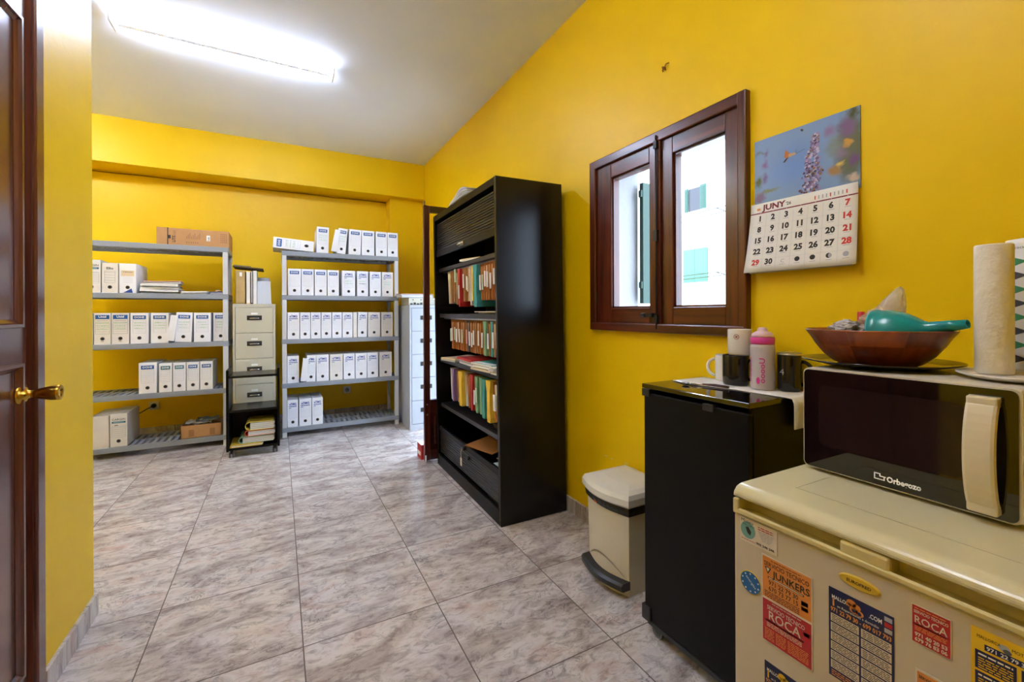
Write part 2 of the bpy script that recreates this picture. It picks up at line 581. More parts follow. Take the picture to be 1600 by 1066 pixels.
# tiled skirting
b = MB(); b.box(XL, XL + 0.012, 1.925, 2.361, 0, 0.085); b.box(XL - 0.1, XL + 0.012, 2.361, 2.373, 0, 0.085); struct(b.build('baseboard_left', 'floor'), 'grey tiled skirting along the left wall', 'skirting')
b = MB(); b.box(XR - 0.012, XR, YR, DY0 - 0.06, 0, 0.085); struct(b.build('baseboard_right', 'floor'), 'grey tiled skirting along the right wall', 'skirting')
b = MB(); b.box(XF, 1.185, YB - 0.012, YB, 0, 0.085); struct(b.build('baseboard_back', 'floor'), 'grey tiled skirting along the back wall', 'skirting')
# thin cable painted over in the angle under the beam
b = MB(); b.tube([(-2.4 + 0.3 * k, YB - 0.012, 2.598 - 0.008 * math.sin(k * 1.7) ** 2) for k in range(12)] + [(1.18, YB - 0.012, 2.596)], 0.005, 0)
tag(b.build('cable', mat('cable_brown', '8a5a12', 0.6)), 'thin brown cable running under the beam on the back wall', 'cable')

# ------------------------------------------------------------------ window_1
o = (XR, 1.51, WZ0)
W = struct(thing('window_1', 'brown wooden two-leaf window in the yellow wall beside the calendar', 'window', o), None, None)
b = MB(o)
fx0, fx1 = XR - 0.028, XR + 0.07
b.box(fx0, fx1, 1.93, 1.982, 1.122, 2.062, bev=0.006)
b.box(fx0, fx1, 1.04, 1.078, 1.122, 2.062, bev=0.006)
b.build('window_frame', 'mahogany', W)
b = MB(o)
b.box(fx0, fx1, 1.07, 1.94, 2.012, 2.0615, bev=0.006)
b.box(fx0 - 0.006, fx1, 1.045, 1.975, 1.1225, 1.165, bev=0.006)
b.build('window_head_and_sill', 'mahogany_y', W)
def casement(y0, y1, sl, sr):
    b = MB(o)
    x0, x1 = XR - 0.014, XR + 0.035
    b.box(x0, x1, y1 - sl, y1, 1.163, 2.014, bev=0.004)
    b.box(x0, x1, y0, y0 + sr, 1.163, 2.014, bev=0.004)
    # beads round the glass
    for (ya, yb) in ((y1 - sl - 0.008, y1 - sl + 0.002), (y0 + sr - 0.002, y0 + sr + 0.008)):
        b.box(x0 + 0.012, x1, ya, yb, 1.24, 1.94)
    c = b.build('casement', 'mahogany', W)
    b = MB(o)
    b.box(x0 + 0.0004, x1, y0 + sr - 0.001, y1 - sl + 0.001, 1.163, 1.242, bev=0.004)
    b.box(x0 + 0.0004, x1, y0 + sr - 0.001, y1 - sl + 0.001, 1.936, 2.014, bev=0.004)
    b.box(x0 + 0.012, x1, y0 + sr, y1 - sl, 1.24, 1.25)
    b.box(x0 + 0.012, x1, y0 + sr, y1 - sl, 1.928, 1.937)
    b.build('casement_rail', 'mahogany_y', c)
    b = MB(o); b.box(XR + 0.012, XR + 0.016, y0 + sr - 0.003, y1 - sl + 0.003, 1.238, 1.938); b.build('glass_pane', 'glass', c)
casement(1.484, 1.932, 0.118, 0.058)
casement(1.076, 1.470, 0.070, 0.062)
b = MB(o); b.box(XR - 0.026, XR + 0.02, 1.462, 1.490, 1.163, 2.014, bev=0.006); b.build('meeting_strip', 'mahogany', W)
b = MB(o); b.tube([(XR - 0.033, 1.481, 1.14), (XR - 0.033, 1.481, 1.6), (XR - 0.033, 1.481, 2.04)], 0.0045); b.box(XR - 0.042, XR - 0.02, 1.470, 1.492, 1.55, 1.60)
for z in (1.17, 1.98): b.box(XR - 0.040, XR - 0.024, 1.472, 1.490, z, z + 0.035)
b.box(XR - 0.045, XR - 0.012, 1.50, 1.545, 1.196, 1.214); b.cyl((XR - 0.04, 1.545, 1.205), (XR - 0.04, 1.565, 1.205), 0.011)
b.build('window_bolt', 'matte_black', W)
for y in (1.934, 1.073):
    for z in (1.27, 1.86):
        b = MB(o); b.cyl((XR - 0.018, y, z), (XR - 0.018, y, z + 0.06), 0.006, n=10); b.build('hinge', 'matte_black', W)
# outside shutter folded back against the reveal
b = MB((XR + TH, 1.935, 1.27))
b.box(1.895, 1.99, 1.915, 1.945, 1.27, 1.985, bev=0.003)
b.box(1.99, 2.06, 1.9, 1.93, 1.27, 1.985, bev=0.003)
for z in (1.36, 1.9): b.box(1.885, 1.90, 1.918, 1.942, z, z + 0.04)
tag(b.build('window_shutter', 'shutter'), 'green wooden shutter folded open just outside the brown window', 'shutter')

# ------------------------------------------------------------------ door_1 (left, brown, closed)
o = (XL, 1.4, 0)
D1 = struct(thing('door_1', 'glossy dark brown door with a brass knob in the left wall', 'door', o), None, None)
b = MB(o)
b.box(XL - 0.14, XL + 0.014, 1.862, 1.915, 0, 2.25, bev=0.005); b.box(XL - 0.14, XL + 0.014, 0.935, 0.985, 0, 2.25, bev=0.005); b.box(XL - 0.14, XL + 0.0135, 0.936, 1.914, 2.20, 2.25, bev=0.005)
b.box(XL - 0.13, XL + 0.006, 1.853, 1.863, 0, 2.2)
b.build('door_frame', 'dark_door', D1)
b = MB(o)
b.box(XL - 0.045, XL - 0.004, 0.988, 1.849, 0.006, 2.195, bev=0.003)
leaf = b.build('door_leaf', 'dark_door', D1)
b = MB(o)
def moulding(y0, y1, z0, z1, w=0.026, h=0.014):
    x = XL - 0.004
    prof = [(0, 0), (0.003, h), (w * 0.45, h), (w * 0.6, h * 0.5), (w, 0.001)]
    ring = [(y0, z0, 1, 1), (y1, z0, -1, 1), (y1, z1, -1, -1), (y0, z1, 1, -1)]
    R_ = []
    for (y, z, sy, sz) in ring:
        R_.append([b.v((x + d, y + sy * a, z + sz * a)) for a, d in prof])
    for i in range(4):
        A, B = R_[i], R_[(i + 1) % 4]
        for k in range(len(prof) - 1):
            b._f([A[k], A[k + 1], B[k + 1], B[k]], 0)
moulding(1.12, 1.802, 1.18, 2.09)
moulding(1.12, 1.802, 0.16, 1.08)
b.build('door_moulding', 'dark_door', leaf)
b = MB(o)
c = (XL - 0.004, 1.806, 0.985)
b.lathe([(0, 0), (0.033, 0), (0.034, 0.003), (0.030, 0.009), (0.022, 0.011), (0.019, 0.016), (0.012, 0.019), (0.011, 0.036), (0.015, 0.04), (0.021, 0.066), (0.0235, 0.082), (0.0225, 0.088), (0.019, 0.090), (0.015, 0.086), (0.008, 0.083), (0, 0.083)], c, (1, 0, 0), 36)
b.build('door_knob', 'brass', leaf)

# ------------------------------------------------------------------ door_2 (glazed leaf standing open across the room)
o = (XR, 3.5, 0)
D2 = struct(thing('door_2', 'dark brown glazed door leaf standing open behind the black cabinet', 'door', o), None, None)
y0, y1 = 3.487, 3.527
b = MB(o)
b.box(1.046, 1.092, y0, y1, 0.012, 2.10, bev=0.003)
b.box(1.505, 1.552, y0, y1, 0.012, 2.10, bev=0.003)
b.box(1.040, 1.062, y0 - 0.010, y0 + 0.002, 0.012, 2.10, bev=0.003)
leaf = b.build('door_leaf', 'mahogany', D2)
b = MB(o)
b.box(1.092, 1.505, y0 + 0.0005, y1, 2.045, 2.0995, bev=0.002); b.box(1.092, 1.505, y0 + 0.0005, y1, 0.40, 0.505, bev=0.002); b.box(1.092, 1.505, y0 + 0.0005, y1, 0.0125, 0.10, bev=0.002)
b.box(1.09, 1.507, y0 + 0.014, y1 - 0.014, 0.098, 0.402)
b.box(1.125, 1.47, y0 + 0.004, y1 - 0.006, 0.135, 0.365, bev=0.01)
b.build('door_rail', 'mahogany_x', leaf)
b = MB(o); b.box(1.088, 1.509, 3.505, 3.509, 0.50, 2.05); b.build('glass_pane', 'glass', leaf)
b = MB(o)
for z in (0.472, 0.39): b.cyl((1.062, y0 - 0.016, z), (1.062, y0 - 0.006, z), 0.007)
b.cyl((1.05, y0 - 0.012, 0.006), (1.05, y0 - 0.012, 0.06), 0.006); b.cyl((1.052, y0 + 0.01, 2.09), (1.052, y0 + 0.01, 2.135), 0.006)
b.build('door_bolt', 'steel', leaf)
b = MB(o)
b.box(XR - 0.02, XR + 0.09, DY1 - 0.0, DY1 + 0.05, 0, DZ + 0.05, bev=0.003); b.box(XR - 0.02, XR + 0.09, DY0 - 0.05, DY0, 0, DZ + 0.05, bev=0.003); b.box(XR - 0.0195, XR + 0.09, DY0, DY1, DZ - 0.02, DZ + 0.0495, bev=0.003)
b.build('door_frame', 'mahogany', D2)

# ------------------------------------------------------------------ outside
b = MB(); b.box(1.915, 4.4, 2.6, 8.0, -0.14, -0.02); struct(b.build('terrace', 'terrace'), 'tiled terrace outside the doorway', 'terrace')
b = MB(); b.box(1.95, 40, -30, 45, -3.6, -3.5); struct(b.build('ground', 'terrace'), 'street ground below the window', 'ground')
o = (17, 13.8, -3.5)
NB = thing('street_house', 'white rendered house with green shutters seen through the window', 'building', o)
b = MB(o); b.box(17, 24, -12, 34, -3.5, 16); b.build('wall', 'facade', NB)
def fac_window(y0, y1, z0, z1, open_):
    b = MB(o); b.box(16.97, 17.05, y0, y1, z0, z1, 0); w = b.build('window', 'dark_glass' if open_ else 'shutter_pale', NB)
    def shut(a, c, x0, m, tilt=0.0):
        b = MB(o)
        b.box(x0 - 0.05, x0, a, c, z0 - 0.02, z1 + 0.03)
        k = z0 + 0.04
        while k < z1 - 0.03:
            b.box(x0 - 0.065, x0 - 0.05, a + 0.05, c - 0.05, k, k + 0.035)
            k += 0.07
        b.build('shutter', m, w)
    if open_:
        shut(y1 + 0.01, y1 + 0.2, 16.96, 'shutter'); shut(y0 - 0.32, y0 - 0.02, 16.9, 'shutter')
    else:
        shut(y0, (y0 + y1) / 2 - 0.01, 16.95, 'shutter_pale'); shut((y0 + y1) / 2 + 0.01, y1, 16.95, 'shutter_pale')
fac_window(13.53, 14.22, 5.9, 6.95, True)
fac_window(13.2, 14.5, 2.6, 4.1, False)
for z, x in ((5.65, 16.6), (5.45, 16.7), (2.9, 16.6), (2.75, 16.7)):
    b = MB(o); b.cyl((x, 11.5, z + 0.05), (x, 15.6, z - 0.05), 0.022, n=6); b.build('washing_line', 'gap', NB)
for z in (5.6, 2.85):
    for y in (12.4, 15.2):
        b = MB(o); b.cyl((17, y, z), (16.5, y, z + 0.05), 0.025, n=6); b.build('line_bracket', 'gap', NB)

# ------------------------------------------------------------------ ceiling light and added fill battens
def ceiling_light(x0, x1, y, yy, tube_m, label):
    o = ((x0 + x1) / 2, (y + yy) / 2, H)
    t = thing('ceiling_light', label, 'ceiling light', o)
    def P(f, dy, z):  # position along the batten
        return (x0 + (x1 - x0) * f, y + (yy - y) * f + dy, z)
    b = MB(o)
    b.prism([P(0, -0.024, H - 0.001), P(0, 0.024, H - 0.001), P(0, 0.020, H - 0.052), P(0, -0.020, H - 0.052)], Vector(P(1, 0, 0)) - Vector(P(0, 0, 0)), 0)
    b.build('batten', 'lamp_body', t)
    for dy in (-0.052, 0.052):
        b = MB(o); b.cyl(P(0.012, dy, H - 0.045), P(0.988, dy, H - 0.045), 0.013, n=14); b.build('fluorescent_tube', tube_m, t)
        for f in (0.0, 1.0):
            q = P(f, 0, 0)
            s = 0.006
            b = MB(o)
            b.box(q[0] - s, q[0] + s, q[1] + min(dy * 1.34, 0), q[1] + max(dy * 1.34, 0), H - 0.066, H - 0.024, bev=0.002)
            b.build('lamp_holder', 'lamp_body', t)
    return t
ceiling_light(-0.885, 0.358, 3.47, 3.49, 'tube', 'bare twin-tube fluorescent batten glowing on the white ceiling')
ceiling_light(-0.45, 0.65, 0.85, 0.85, 'fill_rear', 'added fluorescent fill light on the ceiling above the camera, out of view')  # added fill lamp, brightens the near part of the room
ceiling_light(-2.35, -1.65, 4.0, 4.0, 'fill_side', 'added fluorescent fill light on the ceiling of the left recess, out of view')  # added fill lamp, lifts the back wall and racks

# ------------------------------------------------------------------ shelving racks
LEV = [0.095, 0.53, 0.965, 1.40, 1.835]
def rack(x0, x1, label):
    o = ((x0 + x1) / 2, 5.04, 0)
    t = thing('shelving_rack', label, 'shelf', o, 'grey resin shelving racks')
    Y0, Y1 = 4.832, 5.25
    for z in LEV:
        b = MB(o)
        lip = 0.045
        b.box(x0, x1, Y0, Y0 + 0.02, z - lip, z, bev=0.003); b.box(x0, x1, Y1 - 0.02, Y1, z - lip, z, bev=0.003)
        b.box(x0 + 0.0005, x0 + 0.02, Y0 + 0.02, Y1 - 0.02, z - lip, z - 0.0005); b.box(x1 - 0.02, x1 - 0.0005, Y0 + 0.02, Y1 - 0.02, z - lip, z - 0.0005)
        ym = (Y0 + Y1) / 2
        b.box(x0 + 0.02, x1 - 0.02, ym - 0.02, ym + 0.02, z - 0.03, z - 0.001)
        n = 22
        w = (x1 - x0 - 0.04) / n
        for k in range(n):
            for ya, yb, sh in ((Y0 + 0.02, ym - 0.02, 0), (ym + 0.02, Y1 - 0.02, 0.5)):
                xx = x0 + 0.02 + (k + sh * 0.5) * w
                b.box(xx, xx + w * 0.52, ya, yb, z - 0.022, z - 0.001)
        b.build('shelf', 'shelf_grey', t)
    for xa in (x0 + 0.004, x1 - 0.044):
        for ya, fr in ((Y0 + 0.001, True), (Y1 - 0.041, False)):
            b = MB(o)
            segs = [0.0] + LEV
            for k in range(5):
                z0 = 0.0 if k == 0 else LEV[k - 1]
                z1 = LEV[k] - 0.045
                if fr:
                    b.box(xa, xa + 0.04, ya, ya + 0.04, z0, z1, bev=0.003)
                else:
                    b.cyl((xa + 0.02, ya + 0.02, z0), (xa + 0.02, ya + 0.02, z1), 0.019, n=12)
                    b.cyl((xa + 0.02, ya + 0.02, z1 - 0.05), (xa + 0.02, ya + 0.02, z1), 0.026, n=12)
            b.build('post', 'post_grey', t)
    return t
rack(0.02, 1.160, 'grey resin shelving rack full of white boxes, right of the beige filing cabinet')
rack(-1.557, -0.417, 'grey resin shelving rack with a brown carton on top, beside the left wall')

# ------------------------------------------------------------------ archive boxes
def archive_box(x0, x1, z, style, label, group, lean=0.0, h=0.262, y=4.85, d=0.365, scrib=0, flap=False, yaw=0.0, bulge=0.0):
    w = x1 - x0
    mx = Matrix.Translation(((x0 + x1) / 2, y, z)) @ Matrix.Rotation(R(yaw), 4, 'Z')
    if lean:
        piv = Vector((-w / 2 if lean < 0 else w / 2, 0, 0))
        mx = mx @ Matrix.Translation(piv) @ Matrix.Rotation(R(lean), 4, 'Y') @ Matrix.Translation(-piv)
    t = thing('archive_box', label, 'archive box', group=group, mx=mx)
    b = MB()
    nx, nz = 4, 5
    body = bmesh.new()
    bmesh.ops.create_cube(body, size=1.0)
    bmesh.ops.subdivide_edges(body, edges=body.edges[:], cuts=3, use_grid_fill=True)
    for v in body.verts:
        c = v.co.copy()
        f = (1 - (2 * c.z) ** 2) * (1 - (2 * c.y) ** 2 if abs(abs(c.x) - 0.5) < 1e-4 else 0)
        px = c.x * w + (math.copysign(1, c.x) * bulge * f if abs(c.x) > 0.49 else 0)
        py = (c.y + 0.5) * d
        if abs(c.y + 0.5) < 1e-4:
            py -= bulge * 0.4 * (1 - (2 * c.z) ** 2) * (1 - (2 * c.x) ** 2)
        pz = (c.z + 0.5) * h
        v.co = Vector((px * 0.985, py, pz))
    b.merge(body, 0)
    b.box(-w * 0.49, w * 0.49, 0.004, d - 0.004, h, h + 0.0025, 0)
    ivory = style in ('U', 'C', 'P', 'F', 'B2')
    b.build('box_body', 'card_ivory' if ivory else 'card_white', t)
    if flap:
        b = MB()
        b.box(-w * 0.5 - 0.055, -w * 0.5 - 0.004, -0.024, -0.002, 0.004, h * 0.88, 0, mx=Matrix.Rotation(R(5), 4, 'Y'))
        b.build('loose_flap', 'card_white', t)
    yf = -0.0012 - bulge * 0.4
    X, Z = Vector((1, 0, 0)), Vector((0, 0, 1))
    hz = 0.068
    mats = ['blue', 'ink_blue', 'white', 'ink_grey', 'ink_green', 'ink_dark', 'teal_blue', 'cream']
    b = MB()
    def rect(xa, xb, za, zb, m, dy=0.0):
        b.poly([(xa, yf - dy, za), (xb, yf - dy, za), (xb, yf - dy, zb), (xa, yf - dy, zb)], m)
    def frame(xa, xb, za, zb, m, k=0.0012):
        rect(xa, xb, zb - k, zb, m); rect(xa, xb, za, za + k, m); rect(xa, xa + k, za, zb, m); rect(xb - k, xb, za, zb, m)
    lw = w * 0.36
    if style == 'D':       # blue header band
        lw = min(lw, 0.05)
        rect(-lw, lw, h - 0.052, h - 0.020, 6 if scrib == 3 else 0)
        b.text('DOHE', (0, yf - 0.0004, h - 0.0425), X, Z, 0.022, 2, 0.03, 'C', squeeze=lw * 1.5)
        frame(-lw, lw, 0.09, h - 0.060, 3)
        for k in range(6):
            rect(-lw, lw, 0.105 + k * 0.016, 0.1058 + k * 0.016, 3)
    elif style in ('B', 'B2'):     # blue lettering
        lw = min(lw, 0.042)
        b.text('eTMG', (0, yf - 0.0004, h - 0.046), X, Z, 0.030, 1, 0.03, 'C', squeeze=lw * 1.8)
        rect(-lw, lw, h - 0.063, h - 0.055, 1)
        b.text('DEFINITIVO', (0, yf - 0.0004, h - 0.0615), X, Z, 0.006, 2, 0.0, 'C', squeeze=lw * 1.7)
        rect(-lw, -lw * 0.45, h - 0.078, h - 0.073, 1)
        frame(-lw, lw, 0.085, h - 0.068, 3)
        for k in range(6):
            rect(-lw, lw, 0.098 + k * 0.014, 0.0988 + k * 0.014, 3)
    elif style == 'U':     # wide blue header, ruled table
        lw = w * 0.42
        rect(-lw, lw, h - 0.048, h - 0.014, 0)
        b.text('Unid', (0, yf - 0.0004, h - 0.037), X, Z, 0.026, 2, 0.03, 'C')
        b.text('DEFINITIVO', (0, yf - 0.0004, h - 0.066), X, Z, 0.010, 5, 0.0, 'C', squeeze=lw * 1.6)
        frame(-lw, lw, h - 0.078, h - 0.048, 5)
        frame(-lw, lw, 0.088, h - 0.082, 5)
        for k in range(4):
            rect(-lw, lw, 0.108 + k * 0.018, 0.1088 + k * 0.018, 5)
        b.text('No', (0, yf - 0.0004, 0.022), X, Z, 0.014, 5, 0.0, 'C')
    elif style == 'C':
        lw = w * 0.40
        b.text('CARGIN', (0, yf - 0.0004, h - 0.052), X, Z, 0.024, 5, 0.01, 'C', squeeze=lw * 1.9)
        rect(-lw, lw, h - 0.076, h - 0.060, 6)
        b.text('DEFINITIVO', (0, yf - 0.0004, h - 0.0715), X, Z, 0.010, 2, 0.0, 'C', squeeze=lw * 1.5)
        rect(-lw * 0.6, -lw * 0.1, h - 0.096, h - 0.090, 5)
        for k in range(5):
            rect(-lw, lw, 0.095 + k * 0.017, 0.0962 + k * 0.017, 6)
        frame(-lw, lw, 0.080, h - 0.1, 6, 0.0009)
    elif style == 'F':
        lw = w * 0.33
        b.text('Elba', (0, yf - 0.0004, h - 0.052), X, Z, 0.028, 5, 0.01, 'C')
        frame(-lw, lw, 0.085, h - 0.066, 5)
        for k in range(4):
            rect(-lw, lw, 0.105 + k * 0.022, 0.1064 + k * 0.022, 5)
    elif style == 'S':
        lw = w * 0.38
        rect(-lw, lw, 0.145, h - 0.058, 7)
        b.text('5 Eliminar', (-lw * 0.7, yf - 0.0006, h - 0.076), X, Z, 0.016, 5, 0.0, 'L')
        b.poly([(-lw * 0.7, yf, 0.002), (w * 0.3, yf, 0.002), (w * 0.22, yf, 0.040)], 1)
        for k in range(4):
            rect(-lw * 0.8, lw * 0.8, 0.09 + k * 0.012, 0.091 + k * 0.012, 3)
    if scrib in (1, 2):    # handwriting
        rnd = random.Random(int(x0 * 1000) + 5)
        for k in range(2 if style.startswith('B') else 3):
            zz = 0.128 + k * 0.024
            x = -lw * 0.8
            while x < lw * 0.75:
                q = rnd.uniform(0.006, 0.016)
                rect(x, min(x + q, lw * 0.9), zz, zz + rnd.uniform(0.003, 0.007), 4 if scrib == 1 or k else 5, 0.0003)
                x += q + 0.004
    if style != 'P':
        b.build('label', mats, t, fix=False)
    b = MB()
    b.disc((0, yf - 0.0002, hz - 0.02), 0.0155, X, Z, 1)
    b.disc((0.0005 if style == 'U' else -0.001, yf - 0.0006, hz - 0.0195), 0.0125, X, Z, 0)
    if style != 'P':
        b.build('finger_hole', ['hole', 'ring'], t, fix=False)
    else:
        b.bm.free()
    return t

SHN = ['bottom', 'fourth', 'third', 'second', 'top']
def boxes(rack_name, lev, rows, n=0):
    for r in rows:
        x0, x1, st = r[:3]
        kw = r[3] if len(r) > 3 else {}
        desc = kw.pop('desc', {'D': 'blue label band', 'B': 'blue lettering', 'B2': 'faded blue lettering', 'U': 'wide blue ruled label', 'C': 'teal label band', 'P': 'blank front', 'F': 'cursive maker name', 'S': 'cream label and blue corner'}[st])
        archive_box(x0, x1, LEV[lev], st, '%s white box from left, %s shelf of %s rack, %s' % (ORD[n], {4: 'top', 3: 'second-highest', 2: 'middle', 1: 'second-lowest', 0: 'bottom'}[lev], rack_name, desc), 'archive boxes on the %s rack' % rack_name, **kw)
        n += 1
# right rack
lyb = archive_box(-0.045, 0.06, LEV[4], 'D', 'white archive box lying on its side, first on the top shelf of the right rack', 'archive boxes on the right rack', scrib=1)
lyb.matrix_world = Matrix.Translation((-0.05, 4.845, LEV[4] + 0.027)) @ Matrix.Rotation(R(4.0), 4, 'Y') @ Matrix.Translation((0, 0, 0.0545)) @ Matrix.Rotation(R(-90), 4, 'Y') @ Matrix.Diagonal((1, 1, 1.36, 1)) @ Matrix.Translation((0, 0, -0.262))
TOPR = [(0.335, 0.448, 'D', dict(scrib=1, lean=1.5)), (0.524, 0.612, 'D', dict(scrib=1, lean=5.5, flap=True, desc='leaning with its flap hanging open')), (0.642, 0.764, 'D', dict(lean=2)), (0.776, 0.905, 'D'), (0.922, 1.040, 'D'), (1.046, 1.156, 'D')]
boxes('right', 4, TOPR, 1)
boxes('right', 3, [(0.077, 0.193, 'D'), (0.198, 0.311, 'D'), (0.318, 0.431, 'D'), (0.438, 0.548, 'D'), (0.578, 0.708, 'B', dict(scrib=1, bulge=0.008)), (0.728, 0.840, 'B', dict(scrib=2)), (0.858, 0.974, 'B'), (0.984, 1.102, 'B2', dict(scrib=1))])
boxes('right', 2, [(0.071, 0.178, 'B'), (0.183, 0.276, 'B'), (0.281, 0.374, 'B'), (0.379, 0.474, 'B'), (0.480, 0.575, 'B'), (0.581, 0.680, 'B'), (0.686, 0.724, 'P', dict(desc='narrow with a blank front')), (0.730, 0.824, 'B', dict(lean=1.5)), (0.836, 0.964, 'B2', dict(bulge=0.006)), (0.976, 1.098, 'B2')])
boxes('right', 1, [(0.069, 0.172, 'B'), (0.238, 0.322, 'B', dict(flap=True, lean=1.5, desc='crumpled with a torn flap')), (0.330, 0.448, 'B'), (0.458, 0.582, 'B2'), (0.590, 0.701, 'B'), (0.708, 0.823, 'B'), (0.828, 0.940, 'B'), (0.955, 1.086, 'B2')])
boxes('right', 0, [(0.069, 0.163, 'B'), (0.172, 0.284, 'B'), (0.290, 0.390, 'B')])
# left rack
boxes('left', 3, [(-1.435, -1.318, 'C', dict(h=0.272)), (-1.311, -1.207, 'F', dict(h=0.25)), (-1.200, -1.087, 'S', dict(h=0.25))])
boxes('left', 2, [(-1.480, -1.369, 'U'), (-1.362, -1.255, 'U', dict(scrib=1)), (-1.250, -1.136, 'U', dict(scrib=1)), (-1.128, -1.005, 'D', dict(scrib=1)), (-0.990, -0.865, 'D', dict(scrib=1)), (-0.822, -0.702, 'D', dict(scrib=1, lean=2.5, flap=True, desc='battered with a loose flap')), (-0.683, -0.556, 'D', dict(scrib=1)), (-0.541, -0.424, 'D', dict(scrib=1, y=4.882, d=0.31))])
boxes('left', 1, [(-1.074, -0.950, 'D', dict(bulge=0.010, desc='bulging sides')), (-0.935, -0.842, 'D', dict(h=0.25, scrib=3)), (-0.836, -0.744, 'D', dict(h=0.25, scrib=3)), (-0.737, -0.644, 'D', dict(h=0.25)), (-0.638, -0.542, 'D', dict(h=0.25))])
boxes('left', 0, [(-1.390, -1.270, 'P', dict(h=0.265)), (-1.263, -1.150, 'C', dict(h=0.275))])

# ------------------------------------------------------------------ paper stacks
def paper_stack(name, label, cat, c, w, d, layers, group=None, rot=0.0, jitter=0.012, wave=0.0, seed=1):
    """layers: (thickness, material); each layer a part: folders and sheaves lying on each other."""
    rnd = random.Random(seed)
    t = thing(name, label, cat, group=group, mx=Matrix.Translation(c) @ Matrix.Rotation(R(rot), 4, 'Z'))
    z = 0.0
    for th, m in layers:
        ax, ay = rnd.uniform(-jitter, jitter), rnd.uniform(-jitter, jitter)
        ww, dd = w * rnd.uniform(0.93, 1.0), d * rnd.uniform(0.95, 1.0)
        b = MB()
        ph = rnd.uniform(0, 6)
        def fn(u, v, z=z, th=th, ww=ww, dd=dd, ax=ax, ay=ay, ph=ph):
            return (ax + (u - 0.5) * ww, ay + (v - 0.5) * dd, z + th + wave * (math.sin(u * 5 + ph) * 0.5 + 0.5) * min(1, z * 60 + 0.2))
        b.sheet(fn, 10, 3, th * 0.96)
        b.build('folder' if m != 'paper' and m != 'paper_grey' else 'paper_sheaf', m, t)
        z += th
    return t
paper_stack('document_stack', 'stack of bulging white dossiers beside the archive boxes on the left rack', 'papers', (-0.930, 4.99, LEV[3]), 0.27, 0.26, [(0.014, 'grey_card'), (0.016, 'paper'), (0.006, 'paper_grey'), (0.02, 'paper'), (0.005, 'grey_card'), (0.024, 'paper'), (0.006, 'paper_grey'), (0.014, 'paper'), (0.004, 'pink')], wave=0.006, seed=3, rot=4)
paper_stack('paper_pile', 'low pile of loose white paper beside the dossiers on the left rack', 'papers', (-0.675, 5.0, LEV[3]), 0.20, 0.28, [(0.008, 'paper'), (0.007, 'paper_grey'), (0.008, 'paper')], wave=0.004, seed=5, rot=-6)
t = thing('ring_binder', 'small blue and grey ring binder lying behind the front post of the left rack', 'binder', (-0.51, 4.99, LEV[3]))
b = MB((-0.51, 4.99, LEV[3])); b.box(-0.57, -0.45, 4.88, 5.10, LEV[3], LEV[3] + 0.004); b.box(-0.57, -0.45, 4.88, 5.10, LEV[3] + 0.02, LEV[3] + 0.024); b.build('cover', 'ink_blue', t)
b = MB((-0.51, 4.99, LEV[3])); b.box(-0.565, -0.455, 4.885, 5.095, LEV[3] + 0.004, LEV[3] + 0.02); b.build('pages', 'paper_grey', t)
b = MB((-0.51, 4.99, LEV[3]))
for k in range(2):
    yy = 4.94 + k * 0.08
    b.tube([(-0.51 + 0.018 * math.cos(a), yy, LEV[3] + 0.026 + 0.018 * math.sin(a)) for a in [i * PI / 8 for i in range(9)]], 0.002)
b.build('ring', 'chrome', t)

# brown carton on the top of the left rack
o = (-0.68, 5.0, LEV[4])
t = thing('cardboard_carton', 'long brown cardboard carton on top of the left rack', 'carton', o)
b = MB(o); b.box(-0.948, -0.414, 4.85, 5.2, LEV[4], LEV[4] + 0.15, bev=0.002); b.build('carton_body', 'cardboard', t)
b = MB(o); b.box(-0.872, -0.866, 4.848, 5.2, LEV[4] + 0.001, LEV[4] + 0.1515); b.box(-0.948, -0.86, 4.85, 5.2, LEV[4] + 0.15, LEV[4] + 0.1512); b.box(-0.866, -0.848, 4.848, 4.85, LEV[4] + 0.055, LEV[4] + 0.085); b.build('flap_seam', 'gap', t)
b = MB(o)
Zv = LEV[4]
b.text('LITE', (-0.815, 4.8485, Zv + 0.025), (0, 0, 1), (-1, 0, 0), 0.032, 0, 0.02, 'L', squeeze=0.058)
b.text('360', (-0.812, 4.8485, Zv + 0.085), (0, 0, 1), (-1, 0, 0), 0.028, 1, 0.02, 'L', squeeze=0.045)
for k in range(9): b.box(-0.735 + k * 0.012, -0.729 + k * 0.012, 4.8485, 4.85, Zv + 0.06, Zv + 0.085 + 0.03 * ((k * 7) % 3) / 2, 1)
for k in range(6): b.box(-0.735 + k * 0.016, -0.727 + k * 0.016, 4.8485, 4.85, Zv + 0.02, Zv + 0.035, 1)
b.box(-0.585, -0.558, 4.848, 4.85, Zv + 0.05, Zv + 0.10, 2)
b.text('hdn', (-0.562, 4.8475, Zv + 0.054), (0, 0, 1), (-1, 0, 0), 0.024, 3, 0.02, 'L')
for k in range(4):
    for j in range(5): b.box(-0.478 + k * 0.014, -0.469 + k * 0.014, 4.8485, 4.85, Zv + 0.04 + j * 0.018, Zv + 0.052 + j * 0.018, 1)
b.build('print', ['gap', 'cardboard_dark', 'white', 'print_dark'], t, fix=False)

